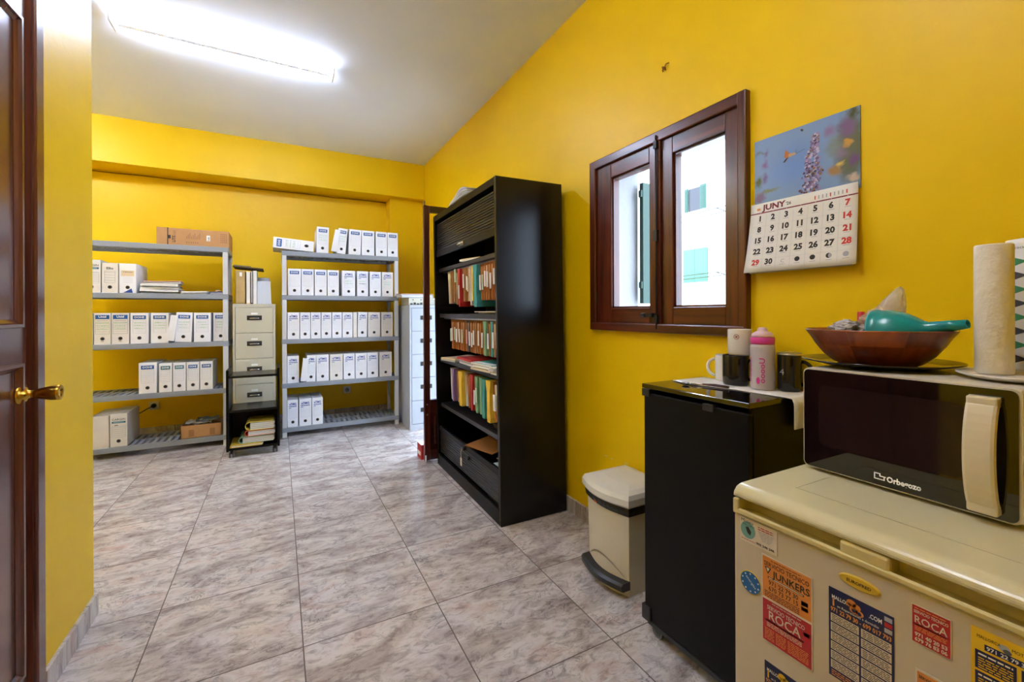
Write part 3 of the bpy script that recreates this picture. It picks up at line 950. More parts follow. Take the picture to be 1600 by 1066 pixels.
# small open carton on the bottom shelf of the left rack
o = (-0.63, 5.0, LEV[0])
t = thing('open_carton', 'low open cardboard box of odds and ends on the bottom shelf', 'carton', o)
b = MB(o)
x0, x1, y0, y1, z0 = -0.785, -0.478, 4.86, 5.14, LEV[0]
b.box(x0, x1, y0, y0 + 0.004, z0, z0 + 0.115); b.box(x0, x1, y1 - 0.004, y1, z0, z0 + 0.115); b.box(x0, x0 + 0.004, y0, y1, z0, z0 + 0.1148); b.box(x1 - 0.004, x1, y0, y1, z0, z0 + 0.1148); b.box(x0, x1, y0, y1, z0, z0 + 0.004)
b.box(x0 + 0.06, x0 + 0.10, y0 - 0.001, y0, z0 + 0.015, z0 + 0.075, 1); b.box(x1 - 0.09, x1 - 0.05, y0 - 0.001, y0, z0 + 0.015, z0 + 0.075, 1)
b.build('box_body', ['cardboard', 'cardboard_dark'], t)
t2 = thing('crumpled_newspaper', 'grey crumpled papers heaped inside the low open cardboard box', 'papers', (-0.63, 5.0, LEV[0] + 0.004))
b = MB((-0.63, 5.0, LEV[0] + 0.004))
for k, (ca, sa, zz) in enumerate(((-0.02, 0.0, 0.10), (0.03, 0.05, 0.118), (-0.05, -0.04, 0.105))):
    def fn(u, v, k=k, ca=ca, zz=zz):
        return (-0.63 + ca + (u - 0.5) * 0.17, 5.0 + (v - 0.5) * 0.16, LEV[0] + 0.016 + zz + 0.03 * noise.noise((u * 4 + k * 5, v * 4, k)))
    b.sheet(fn, 14, 10, 0.002, m=k % 2)
b.box(-0.72, -0.54, 4.92, 5.08, LEV[0] + 0.004, LEV[0] + 0.08, 1)
b.build('crumpled_sheet', ['paper_grey', 'grey_card'], t2)

# wall sockets
for x, lab in ((-1.114, 'white wall socket with a black plug low behind the left rack'), (0.715, 'empty white wall socket low behind the right rack')):
    o = (x, YB, 0.30)
    t = thing('wall_socket', lab, 'socket', o)
    b = MB(o); b.box(x - 0.042, x + 0.042, YB - 0.012, YB, 0.258, 0.342, bev=0.004); b.build('faceplate', 'socket', t)
    b = MB(o); b.lathe([(0, 0), (0.021, 0), (0.021, 0.003), (0.024, 0.003), (0.024, 0)], (x, YB - 0.0125, 0.30), (0, -1, 0), 20); b.build('socket_well', 'ring', t)
o = (-1.114, YB - 0.02, 0.30)
t = thing('power_plug', 'black plug and cable in the socket behind the left rack', 'plug', o)
b = MB(o); b.cyl((-1.114, YB - 0.0165, 0.3), (-1.114, YB - 0.05, 0.3), 0.02, r1=0.016); b.build('plug_body', 'matte_black', t)
b = MB(o); b.tube([(-1.114, YB - 0.05, 0.3), (-1.15, YB - 0.06, 0.285), (-1.22, YB - 0.05, 0.24), (-1.3, YB - 0.04, 0.16), (-1.34, YB - 0.04, 0.02)], 0.005); b.build('power_cable', 'matte_black', t)

# ------------------------------------------------------------------ filing cabinets
def filing_cabinet(x0, x1, y0, y1, h, m, label):
    o = ((x0 + x1) / 2, (y0 + y1) / 2, 0)
    t = thing('filing_cabinet', label, 'filing cabinet', o, 'filing cabinets by the back wall')
    b = MB(o)
    b.box(x0, x1, y0 + 0.016, y1, 0.0, h, bev=0.003)
    b.box(x0, x0 + 0.018, y0, y0 + 0.016, 0, h); b.box(x1 - 0.018, x1, y0, y0 + 0.016, 0, h); b.box(x0 + 0.018, x1 - 0.018, y0, y0 + 0.016, h - 0.03, h); b.box(x0 + 0.018, x1 - 0.018, y0, y0 + 0.016, 0, 0.055)
    b.build('carcass', m, t)
    n = 5
    z0, z1 = 0.058, h - 0.033
    dh = (z1 - z0) / n
    xm = (x0 + x1) / 2
    for k in range(n):
        a = z0 + k * dh
        b = MB(o); b.box(x0 + 0.021, x1 - 0.021, y0 - 0.002, y0 + 0.014, a + 0.002, a + dh - 0.002, bev=0.002); dr = b.build('drawer', m, t)
        b = MB(o); b.box(xm - 0.062, xm + 0.062, y0 - 0.0045, y0 - 0.002, a + dh * 0.50, a + dh * 0.68); b.build('handle_plate', 'gap', dr)
        b = MB(o); b.tube([(xm - 0.038, y0 - 0.004, a + dh * 0.58), (xm - 0.038, y0 - 0.014, a + dh * 0.575), (xm + 0.038, y0 - 0.014, a + dh * 0.575), (xm + 0.038, y0 - 0.004, a + dh * 0.58)], 0.005); b.build('handle', 'chrome', dr)
        b = MB(o); b.box(xm - 0.027, xm + 0.027, y0 - 0.004, y0 - 0.002, a + dh * 0.72, a + dh * 0.79); b.build('card_holder', 'white', dr)
    b = MB(o); b.cyl((x1 - 0.05, y0 - 0.004, h - 0.014), (x1 - 0.05, y0 + 0.002, h - 0.014), 0.008); b.build('lock', 'steel', t)
    return t
filing_cabinet(-0.385, -0.034, 4.85, 5.45, 1.312, 'file_beige', 'beige five-drawer filing cabinet between the two shelving racks')
filing_cabinet(1.196, 1.546, 4.515, 5.13, 1.302, 'file_white', 'grey-white five-drawer filing cabinet behind the open glazed door')

# things on the beige cabinet
zt = 1.3135
t = thing('box_file', 'tan cardboard box file standing on the beige filing cabinet', 'box file', (-0.325, 5.0, zt))
b = MB((-0.325, 5.0, zt)); b.box(-0.362, -0.287, 4.87, 5.15, zt, zt + 0.315, bev=0.002); b.build('file_body', mat('tan_board', 'b59a63', 0.65, var=0.08, vscale=20), t)
b = MB((-0.325, 5.0, zt)); b.box(-0.331, -0.311, 4.8685, 4.87, zt + 0.26, zt + 0.297); b.build('label', 'white', t)
def upright(x0, x1, h, m, label, depth=0.27, name='document_file', y=4.875, rot=0.0):
    o = ((x0 + x1) / 2, y + depth / 2, zt)
    t = thing(name, label, 'file', o)
    b = MB(o); b.box(x0, x1, y, y + depth, zt, zt + h, bev=0.0015); b.build('cover', m, t)
    b = MB(o); b.box(x0 + 0.004, x1 - 0.004, y - 0.001, y + 0.002, zt + 0.01, zt + h - 0.004); b.build('spine', 'paper' if m != 'gap' else 'matte_black', t)
    return t
upright(-0.277, -0.245, 0.308, 'cream', 'cream narrow file standing beside the tan box file')
upright(-0.240, -0.224, 0.315, 'matte_black', 'thin black file wedged between two pale files on the beige cabinet', y=4.885, name='black_file')
upright(-0.220, -0.190, 0.318, 'paper', 'white narrow file standing right of the thin black file')
o = (-0.12, 5.0, zt)
t = thing('paper_tray', 'pale grey folded cardboard tray standing at the right on the beige cabinet', 'folder', o)
b = MB(o)
b.poly([(-0.186, 4.88, zt), (-0.068, 4.88, zt), (-0.075, 4.90, zt + 0.222), (-0.186, 4.90, zt + 0.222)]); b.poly([(-0.186, 5.0, zt), (-0.186, 5.0, zt + 0.262), (-0.088, 5.0, zt + 0.262), (-0.068, 5.0, zt)])
b.poly([(-0.186, 4.88, zt), (-0.186, 4.90, zt + 0.222), (-0.186, 5.0, zt + 0.262), (-0.186, 5.0, zt)]); b.poly([(-0.068, 4.88, zt), (-0.068, 5.0, zt), (-0.088, 5.0, zt + 0.262), (-0.075, 4.90, zt + 0.222)])
b.poly([(-0.186, 4.88, zt), (-0.186, 5.0, zt), (-0.068, 5.0, zt), (-0.068, 4.88, zt)])
b.build('folded_card', mat('pale_blue_grey_card', 'cbd3de', 0.6), t)
o = (-0.26, 5.0, zt + 0.34)
t = thing('clipboard', 'dark brown board lying across the tops of the files on the beige cabinet', 'clipboard', o)
mxr = Matrix.Translation((-0.26, 5.0, zt + 0.3385)) @ Matrix.Rotation(R(4.5), 4, 'Y')
b = MB(o); b.box(-0.125, 0.125, -0.14, 0.14, 0.0, 0.012, mx=mxr, bev=0.002); b.build('board', mat('dark_brown_board', '4a3a28', 0.5), t)
b = MB(o); b.box(-0.12, 0.02, -0.13, 0.13, 0.012, 0.022, mx=mxr); b.build('paper_sheaf', mat('olive_paper', '8c7a4a', 0.7), t)
# things on the grey-white cabinet
zt2 = 1.304
o = (1.33, 4.75, zt2)
t = thing('flat_box', 'pale grey flat box with dark dots on the grey-white cabinet', 'box', o)
b = MB(o); b.box(1.20, 1.50, 4.56, 4.9, zt2, zt2 + 0.075, bev=0.004); b.build('box_body', 'file_beige', t)
b = MB(o); b.cyl((1.245, 4.559, zt2 + 0.055), (1.245, 4.5575, zt2 + 0.055), 0.006); b.cyl((1.33, 4.559, zt2 + 0.055), (1.33, 4.5575, zt2 + 0.055), 0.006)
for k in range(5): b.box(1.215 + k * 0.035, 1.24 + k * 0.035, 4.558, 4.56, zt2 + 0.004, zt2 + 0.018 + 0.008 * (k % 2))
b.build('print', 'ink_dark', t)
paper_stack('magazine_stack', 'grey magazines lying on the flat box on the grey-white cabinet', 'magazines', (1.30, 4.685, zt2 + 0.0765), 0.36, 0.24, [(0.012, 'paper_grey'), (0.014, 'paper'), (0.010, 'paper_grey'), (0.008, 'kraft')], seed=9, wave=0.003)

# ------------------------------------------------------------------ trolley in front of the beige cabinet
o = (-0.2, 4.52, 0)
T = thing('trolley', 'black low trolley on castors in front of the beige filing cabinet', 'trolley', o)
ya, yb = 4.367, 4.70
for x0, x1 in ((-0.397, -0.378), (-0.018, 0.001)):
    b = MB(o); b.box(x0, x1, ya, yb, 0.055, 0.742, bev=0.002); b.build('side_panel', 'black', T)
for z0, z1, yo in ((0.672, 0.692, 0.0), (0.382, 0.402, 0.0), (0.062, 0.082, 0.002)):
    b = MB(o); b.box(-0.378, -0.018, ya + yo, yb, z0, z1, bev=0.001); b.build('shelf', 'black_side' if z0 > 0.1 else 'black', T)
b = MB(o); b.box(-0.378, -0.018, yb - 0.012, yb - 0.002, 0.082, 0.382); b.build('back_panel', 'black', T)
def castor(parent, o, x, y, z=0.055, r=0.024):
    b = MB(o); b.cyl((x, y, z), (x, y, z - 0.012), 0.014, n=12); b.box(x - 0.016, x + 0.016, y - 0.018, y + 0.012, z - 0.034, z - 0.010, bev=0.004); c = b.build('castor', 'matte_black', parent)
    b = MB(o)
    for s in (-1, 1): b.cyl((x + s * 0.018, y - 0.008, r), (x + s * 0.006, y - 0.008, r), r, n=20)
    b.build('wheel', 'bin_dark', c)
    b = MB(o); b.cyl((x - 0.0195, y - 0.008, r), (x + 0.0195, y - 0.008, r), r * 0.55, n=16); b.build('hub', 'ring' if z < 0.06 else 'bin_dark', c)
for x in (-0.36, -0.036):
    for y in (4.40, 4.67): castor(T, o, x, y)
# folders in the trolley
def fold(name, label, x0, x1, z0, z1, m, y=4.392, d=0.26, spine=True, cyl=None):
    o = ((x0 + x1) / 2, y + d / 2, z0)
    t = thing(name, label, 'folder', o, 'folders on the trolley')
    b = MB(o)
    n = 10
    prof = []
    rr = (z1 - z0) / 2
    zc = (z0 + z1) / 2
    for k in range(n + 1):
        a = PI / 2 + PI * k / n
        prof.append((x0 + rr + rr * math.cos(a), zc + rr * math.sin(a)))
    outer = [(x1, z1 - 0.002)] + prof + [(x1, z0)]
    th = 0.0035
    inner = [(x1, z0 + th)] + [(x0 + rr + (rr - th) * math.cos(PI / 2 + PI * k / n), zc + (rr - th) * math.sin(PI / 2 + PI * k / n)) for k in range(n, -1, -1)] + [(x1, z1 - th - 0.002)]
    ring = outer + inner
    b.prism([(x, y, z) for x, z in ring], (0, d, 0), 0)
    b.build('cover', m, t)
    b = MB(o)
    k = z0 + th
    i = 0
    while k < z1 - th - 0.004:
        e = min(k + 0.0075, z1 - th - 0.002)
        b.box(x0 + rr * 1.1, x1 + 0.004 + 0.006 * ((i * 3) % 4) / 3, y + 0.004 + 0.002 * (i % 2), y + d - 0.004, k, e - 0.0012, 0 if i % 2 == 0 else 1)
        k = e
        i += 1
    b.build('pages', ['paper', 'paper_grey'], t)
    return t
z = 0.0835
fold('yellow_folder', 'flat yellow folder sticking out lowest on the trolley', -0.372, -0.135, z, z + 0.022, 'yellow_card', y=4.372, d=0.28)
fold('green_folder', 'green rolled folder with a hollow spine on the trolley', -0.310, -0.050, z + 0.0235, z + 0.078, mat('mint_card', '8fb596', 0.6), y=4.385)
fold('red_folder', 'folder with a red spine under the thick yellow one on the trolley', -0.266, -0.045, z + 0.080, z + 0.128, mat('orange_red_card', 'd0502e', 0.6), y=4.388)
fold('yellow_folder', 'thick yellow folder topmost in the trolley pile', -0.262, -0.048, z + 0.130, z + 0.200, mat('pale_yellow_card', 'd9c75a', 0.6), y=4.386)

# red and white carton behind the open door
o = (1.05, 3.6, 0)
t = thing('small_carton', 'small red and white carton on the floor behind the open glazed door', 'carton', o)
b = MB(o); b.box(1.036, 1.13, 3.56, 3.68, 0, 0.120, bev=0.002); b.build('box_body', 'red', t)
b = MB(o); b.box(1.036, 1.13, 3.56, 3.68, 0.1202, 0.123); b.box(1.0345, 1.036, 3.58, 3.66, 0.03, 0.06); b.build('lid', 'white', t)

# ------------------------------------------------------------------ roller-shutter cabinet
CM = Matrix.Translation((1.106, 2.221, 0)) @ Matrix.Rotation(R(-1.0), 4, 'Z') @ Matrix.Rotation(R(-0.8), 4, 'Y')
CW, CD, CH = 1.195, 0.445, 1.995
C = thing('roller_shutter_cabinet', 'tall black shutter cabinet full of hanging files against the yellow wall', 'cabinet', mx=CM)
b = MB(); b.box(0, CD, 0, 0.028, 0.0, CH, bev=0.003); b.build('side_panel', 'black_side', C)
b = MB(); b.box(0, CD, CW - 0.028, CW, 0.0, CH, bev=0.003); b.build('side_panel', 'black_side', C)
b = MB(); b.box(0.0005, CD, 0.028, CW - 0.028, CH - 0.045, CH - 0.0005, bev=0.002); b.build('top_panel', 'black', C)
b = MB(); b.box(0.001, 0.02, 0.028, CW - 0.028, 0.0, 0.088, bev=0.002); b.box(0.02, CD, 0.028, CW - 0.028, 0.05, 0.07); b.build('plinth', 'black', C)
b = MB(); b.box(CD - 0.01, CD - 0.002, 0.028, CW - 0.028, 0.07, CH - 0.045); b.build('back_panel', 'matte_black', C)
def slats(z0, z1, name, n, lead_low):
    b = MB()
    dz = (z1 - z0) / n
    for k in range(n):
        a = z0 + k * dz
        x = 0.026
        pr = [(x, a + 0.001), (x - 0.005, a + dz * 0.25), (x - 0.005, a + dz * 0.7), (x, a + dz - 0.001), (x + 0.006, a + dz - 0.001), (x + 0.006, a + 0.001)]
        b.prism([(p[0], 0.028, p[1]) for p in pr], (0, CW - 0.056, 0), 0)
    b.box(0.029, 0.034, 0.028, CW - 0.028, z0, z1)
    return b.build(name, 'slat', C)
us = slats(1.712, 1.93, 'upper_shutter', 13, True)
b = MB(); b.box(0.014, 0.032, 0.029, CW - 0.029, 1.665, 1.712, bev=0.002); b.build('shutter_edge', 'black', us)
ym = 0.60
b = MB(); b.box(0.008, 0.0145, ym - 0.045, ym + 0.045, 1.680, 1.708, bev=0.002); b.tube([(0.012, ym - 0.036, 1.688), (-0.006, ym - 0.033, 1.69), (-0.011, ym, 1.69), (-0.006, ym + 0.033, 1.69), (0.012, ym + 0.036, 1.688)], 0.006); b.build('shutter_handle', 'chrome', us)
ls = slats(0.098, 0.272, 'lower_shutter', 10, False)
b = MB(); b.box(0.014, 0.032, 0.029, CW - 0.029, 0.272, 0.312, bev=0.002); b.build('shutter_edge', 'black', ls)
b = MB(); b.lathe([(0, 0), (0.012, 0), (0.014, 0.008), (0.013, 0.018), (0, 0.018)], (0.0137, 0.595, 0.285), (-1, 0, 0), 18); b.build('lock', 'matte_black', ls)
b = MB(); b.lathe([(0, 0), (0.013, 0), (0.013, 0.012), (0, 0.012)], (0.0195, 0.535, 0.235), (-1, 0, 0), 18); b.build('shutter_knob', 'matte_black', ls)
kt = thing('key_tag', 'pale key tag hanging from the lock of the lower shutter', 'key tag', mx=CM @ Matrix.Translation((-0.01, 0.605, 0.28)))
b = MB(); b.tube([(0.002, -0.004, 0.004), (-0.002, 0.004, -0.02), (0.0, 0.006, -0.05), (0.0, 0.006, -0.06)], 0.0018); b.build('string', 'cream', kt)
b = MB(); b.box(-0.002, 0.0015, -0.008, 0.020, -0.115, -0.060, bev=0.001); b.build('tag', 'cream', kt)
SH = [(1.545, 1.572, 0.012), (1.180, 1.212, 0.012), (0.826, 0.856, 0.012), (0.468, 0.496, 0.012)]
for z0, z1, x in SH:
    b = MB(); b.box(x + 0.02, CD - 0.01, 0.028, CW - 0.028, z0, z1, bev=0.002); b.build('shelf', 'slat', C)
# hanging rails under three shelves
for z0, z1, x in SH[:3]:
    for xr in (0.07, 0.37):
        b = MB(); b.box(xr, xr + 0.006, 0.028, CW - 0.028, z0 - 0.012, z0, 0); b.build('hanging_rail', 'steel', C)

CN = {'kraft': 'orange', 'kraft2': 'tan', 'cream': 'cream', 'teal': 'teal', 'red': 'red', 'yellow_card': 'yellow', 'green_card': 'green', 'purple_card': 'purple', 'grey_card': 'grey', 'paper': 'white', 'pale_green': 'pale green'}
def hanging_row(row_name, ztop, hh, ya, yb, files, group, gap=0.86, shape='V'):
    tot = sum(f[0] for f in files)
    y = yb
    for i, f in enumerate(files):
        wd = f[0] / tot * (yb - ya)
        m = f[1]
        tab = f[2] if len(f) > 2 else None
        tz = f[3] if len(f) > 3 else 0.55
        yc = y - wd / 2
        y -= wd
        ht = hh + (f[4] if len(f) > 4 else 0.0)
        tabn = {None: 'no tab', 'white': 'white tab', 'pale_green': 'pale green tab', 'pink': 'pink tab', 'cream': 'cream edge'}[tab]
        lab = '%s file from left, %s hanging row of black cabinet, %s, %s' % (ORD[i], row_name, CN[m], tabn)
        t = thing('hanging_file', lab, 'hanging file', group=group, mx=CM @ Matrix.Translation((0.035, yc, ztop - ht)) @ Matrix.Rotation(R(random.uniform(-1.2, 1.2)), 4, 'X'))
        w = wd * gap / 2
        b = MB()
        x0 = random.uniform(0, 0.014)
        th = min(0.002, w * 0.4)
        if m in ('kraft', 'kraft2', 'cream', 'grey_card', 'paper') and shape == 'V':
            ring = [(-w, ht), (-w * 0.62, ht * 0.4), (-w * 0.35, 0.004), (0, 0), (w * 0.35, 0.004), (w * 0.62, ht * 0.4), (w, ht), (w - th, ht), (w * 0.62 - th, ht * 0.4), (0, 0.005), (-w * 0.62 + th, ht * 0.4), (-w + th, ht)]
            b.prism([(x0, p[0], p[1]) for p in ring], (0.33, 0, 0), 0)
            b.build('folder', m, t)
            b = MB()
            b.prism([(x0 + 0.006, p[0], p[1]) for p in [(-w * 0.5, ht * 0.45), (0, 0.01), (w * 0.5, ht * 0.45), (w * 0.75, ht * 0.93), (-w * 0.75, ht * 0.93)]], (0.315, 0, 0), 0)
            b.build('papers', 'kraft2' if i % 3 else 'cream', t)
        else:
            # wide folded spine folder, narrow in the middle and flared at the ends
            ring = [(-w, ht), (-w * 0.9, ht * 0.9), (-w * 0.55, ht * 0.72), (-w * 0.5, ht * 0.3), (-w * 0.75, ht * 0.12), (-w * 0.6, 0), (w * 0.6, 0), (w * 0.75, ht * 0.12), (w * 0.62, ht * 0.3), (w * 0.62, ht * 0.72), (w * 0.9, ht * 0.9), (w, ht)]
            b.prism([(x0 - 0.008, p[0], p[1]) for p in ring], (0.30, 0, 0), 0)
            b.build('folder', m, t)
        if tab:
            b = MB(); b.box(x0 - 0.012, x0 - 0.0065, -w * 0.42, w * 0.42, ht * tz - 0.05, ht * tz + 0.045); b.build('label_tab', {'white': 'white', 'pale_green': 'pale_green', 'pink': 'pink', 'cream': 'cream'}[tab], t)
hanging_row('top', 1.530, 0.232, 0.09, 0.965, [(2.2, 'cream', None, .5, .01), (1.4, 'kraft2', None), (1.4, 'kraft2', None), (2.0, 'kraft2', 'pale_green', .85, .02), (1.2, 'kraft2', None), (1.4, 'red', 'white', .4, .035), (1.5, 'kraft2', None), (1.2, 'kraft2', 'white', .62), (1.2, 'kraft', 'white', .55), (1.3, 'cream', 'cream', .5), (1.6, 'paper', None, .5, .03), (1.1, 'yellow_card', None), (2.6, 'teal', None, .5, .04), (1.6, 'kraft', 'white', .5), (1.4, 'kraft', 'pale_green', .5), (1.5, 'kraft', 'white', .58), (1.5, 'kraft', 'white', .55), (1.4, 'kraft', 'white', .5), (1.4, 'kraft', 'white', .6)], 'hanging files in the top row')
hanging_row('middle', 1.165, 0.215, 0.06, 0.925, [(1.2, 'kraft', 'pale_green', .5), (1.2, 'kraft', 'white', .52), (1.2, 'kraft', 'pale_green', .55), (1.6, 'kraft', 'white', .5), (1.2, 'kraft', 'white', .5), (1.2, 'kraft', None), (1.2, 'kraft', 'pale_green', .5), (1.1, 'kraft2', None), (1.5, 'grey_card', 'pink', .5), (1.2, 'kraft', 'white', .45), (1.3, 'kraft', 'white', .42), (1.2, 'kraft2', 'white', .5), (1.2, 'kraft', None), (1.2, 'kraft', 'white', .5), (1.3, 'kraft', 'white', .45), (1.8, 'green_card', None), (1.3, 'kraft', 'white', .45), (1.2, 'teal', None), (1.4, 'kraft2', 'white', .5), (1.6, 'kraft', 'white', .5)], 'hanging files in the middle row')
hanging_row('bottom', 0.80, 0.235, 0.09, 0.955, [(1.8, 'paper', None), (1.6, 'purple_card', None), (2.2, 'kraft2', None), (2.6, 'yellow_card', None, .5, .01), (1.8, 'paper', None), (1.4, 'kraft', None), (1.6, 'red', None, .5, .005), (1.4, 'kraft2', 'white', .4), (1.5, 'green_card', 'pale_green', .5), (1.6, 'green_card', None), (2.0, 'teal', None, .5, .01), (2.4, 'yellow_card', None, .5, .02), (2.4, 'kraft', 'white', .5)], 'hanging files in the bottom row', shape='V')

def cab(x, y, z):
    return CM @ Vector((x, y, z))
def cab_stack(name, label, x, y, z, w, d, layers, rot, seed, wave=0.0):
    t = paper_stack(name, label, 'papers', (0, 0, 0), d, w, layers, seed=seed, wave=wave)
    t.matrix_world = CM @ Matrix.Translation((x, y, z)) @ Matrix.Rotation(R(rot), 4, 'Z')
    return t
cab_stack('yellow_notepad', 'yellow notepad on the shelf under the raised upper shutter', 0.16, 0.57, 1.5735, 0.2, 0.24, [(0.014, 'paper'), (0.005, 'yellow_card')], 18, 21)
cab_stack('loose_sheets', 'curled loose sheets on the middle shelf above the second file row', 0.13, 0.22, 1.2135, 0.3, 0.2, [(0.004, 'paper'), (0.005, 'paper_grey')], 8, 22, 0.012)
cab_stack('tan_dossier', 'tan dossier at the far end of the papers on the third shelf', 0.12, 0.90, 0.8575, 0.22, 0.26, [(0.012, 'paper_grey'), (0.010, 'cream')], 10, 23, 0.004)
cab_stack('document_stack', 'white papers stacked under a red folder on the third shelf', 0.14, 0.58, 0.8575, 0.30, 0.24, [(0.012, 'paper'), (0.008, 'paper_grey'), (0.012, 'paper'), (0.014, 'red')], -2, 24, 0.004)
cab_stack('document_stack', 'papers topped by a teal folder near the front of the third shelf', 0.12, 0.27, 0.8575, 0.26, 0.24, [(0.012, 'cream'), (0.012, 'paper'), (0.004, 'kraft2'), (0.012, 'paper'), (0.005, 'teal')], 6, 25, 0.006)
cab_stack('loose_sheets', 'ragged white sheets spilling over the near end of the third shelf', 0.085, 0.088, 0.8575, 0.07, 0.19, [(0.010, 'paper'), (0.008, 'cream'), (0.012, 'paper_grey'), (0.006, 'paper')], 3, 26, 0.006)
# wire basket and the things at the bottom
t = thing('wire_basket', 'small dark wicker basket on the lowest shelf of the black cabinet', 'basket', mx=CM @ Matrix.Translation((0.17, 0.24, 0.4975)))
b = MB()
for k in range(3): b.lathe([(0.085 + k * 0.005, k * 0.012), (0.089 + k * 0.005, k * 0.012 + 0.004), (0.085 + k * 0.005, k * 0.012 + 0.008), (0.082 + k * 0.005, k * 0.012 + 0.004), (0.085 + k * 0.005, k * 0.012)], n=24)
for k in range(20):
    a = 2 * PI * k / 20
    b.tube([(0.084 * math.cos(a), 0.084 * math.sin(a), 0), (0.097 * math.cos(a), 0.097 * math.sin(a), 0.036)], 0.002, n=5)
b.lathe([(0, 0), (0.085, 0), (0.085, 0.003), (0, 0.003)], n=24)
b.build('weave', mat('dark_wicker', '5a4a34', 0.7), t)
t = thing('clipboard', 'brown hardboard sheet tilted behind the lower shutter', 'board', mx=CM @ Matrix.Translation((0.035, 0.66, 0.305)) @ Matrix.Rotation(R(10), 4, 'Y') @ Matrix.Rotation(R(-14), 4, 'Z'))
t.matrix_world = CM @ Matrix.Translation((0.045, 0.42, 0.316)) @ Matrix.Rotation(R(-6), 4, 'Y') @ Matrix.Rotation(R(14), 4, 'Z')
b = MB(); b.box(0, 0.30, -0.14, 0.16, 0, 0.004); b.build('board', mat('hardboard', 'a06a34', 0.5), t)
t = thing('box_of_supplies', 'dark box of office supplies behind the lower shutter at the near end', 'box', mx=CM @ Matrix.Translation((0.04, 0.04, 0.0705)))
b = MB(); b.box(0, 0.3, 0, 0.24, 0, 0.19); b.build('box_body', 'matte_black', t)
b = MB(); b.box(0.002, 0.12, 0.03, 0.15, 0.19, 0.235, bev=0.006); b.build('hole_punch', mat('pale_grey_blue_plastic', 'aebfc6', 0.35), t)
b = MB(); b.cyl((0.02, 0.16, 0.205), (0.2, 0.20, 0.215), 0.014); b.box(0.05, 0.25, 0.01, 0.2, 0.236, 0.240); b.build('rolled_paper', ['cream'], t)
t = thing('papers_on_cabinet', 'curling white papers lying on top of the tall black cabinet', 'papers', mx=CM @ Matrix.Translation((0.03, 0.66, CH + 0.001)))
for k in range(5):
    b = MB()
    def fn(u, v, k=k):
        return (-0.015 + 0.28 * v + 0.004 * k, (0.5 - u) * (0.40 - 0.02 * k) + 0.01 * k, 0.005 + k * 0.010 + (0.020 + 0.008 * k) * math.sin(PI * min(1, u * 0.72)) ** 2 + 0.003 * math.sin(6 * v + k))
    b.sheet(fn, 14, 6, 0.003)
    b.build('paper_sheaf', 'paper' if k % 2 == 0 else 'paper_grey', t)

# ------------------------------------------------------------------ pedal bin
o = (1.42, 1.55, 0)
t = thing('pedal_bin', 'ivory plastic pedal bin on the floor beside the black cupboard', 'bin', o)
by0, by1, bx0, bx1 = 1.408, 1.692, 1.306, 1.545
def bin_ring(z, ins, bow):
    pts = []
    n = 12
    for k in range(n + 1):
        f = k / n
        pts.append((bx0 + ins - bow * math.sin(PI * f), by1 - ins - (by1 - by0 - 2 * ins) * f, z))
    pts += [(bx1 - ins, by0 + ins, z), (bx1 - ins, by1 - ins, z)]
    return pts
def loft(b, rings, m=0, smooth=False, cap0=True, cap1=True):
    V = [[b.v(p) for p in r] for r in rings]
    n = len(V[0])
    for A, B in zip(V, V[1:]):
        for k in range(n):
            b._f([A[k], A[(k + 1) % n], B[(k + 1) % n], B[k]], m, smooth)
    if cap0: b._f(V[0][::-1], m)
    if cap1: b._f(V[-1], m)
b = MB(o); loft(b, [bin_ring(0.0, 0.010, 0.036), bin_ring(0.02, 0.008, 0.036), bin_ring(0.36, 0.002, 0.028), bin_ring(0.372, 0.004, 0.028)]); b.build('bin_body', 'bin', t)
b = MB(o); loft(b, [bin_ring(0.350, -0.004, 0.030), bin_ring(0.372, -0.007, 0.034), bin_ring(0.398, -0.003, 0.032)]); b.build('bin_liner', 'bag_black', t)
b = MB(o); loft(b, [bin_ring(0.392, -0.014, 0.038), bin_ring(0.400, -0.018, 0.040), bin_ring(0.425, -0.017, 0.040), bin_ring(0.442, -0.008, 0.038), bin_ring(0.452, 0.015, 0.034), bin_ring(0.460, 0.05, 0.02)]); b.build('lid', 'bin_lid', t)
b = MB(o); b.disc((bx0 - 0.0345, 1.585, 0.366), 0.014, (0, 1, 0), (0, 0, 1), 0); b.build('sticker', 'orange_dot', t)
b = MB(o)
def ped(z, off, bow):
    n = 12
    P = [(bx0 - 0.030 - off - bow * math.sin(PI * k / n), by1 - 0.004 - (by1 - by0 - 0.008) * k / n, z) for k in range(n + 1)]
    return P + [(bx0 + 0.01, by0 + 0.004, z), (bx0 + 0.01, by1 - 0.004, z)]
loft(b, [ped(0.035, -0.002, 0.02), ped(0.040, 0.008, 0.03), ped(0.062, 0.010, 0.032), ped(0.070, 0.0, 0.028)])
b.build('pedal', 'bin_dark', t)
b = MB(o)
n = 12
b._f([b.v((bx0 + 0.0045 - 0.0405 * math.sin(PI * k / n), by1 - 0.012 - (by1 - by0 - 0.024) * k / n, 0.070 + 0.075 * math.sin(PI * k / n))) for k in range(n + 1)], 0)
b.build('recess_shade', mat('painted_recess_shade', 'a39a80', 0.4), t)  # flat darker arch over the body, stands in for the recess's shading

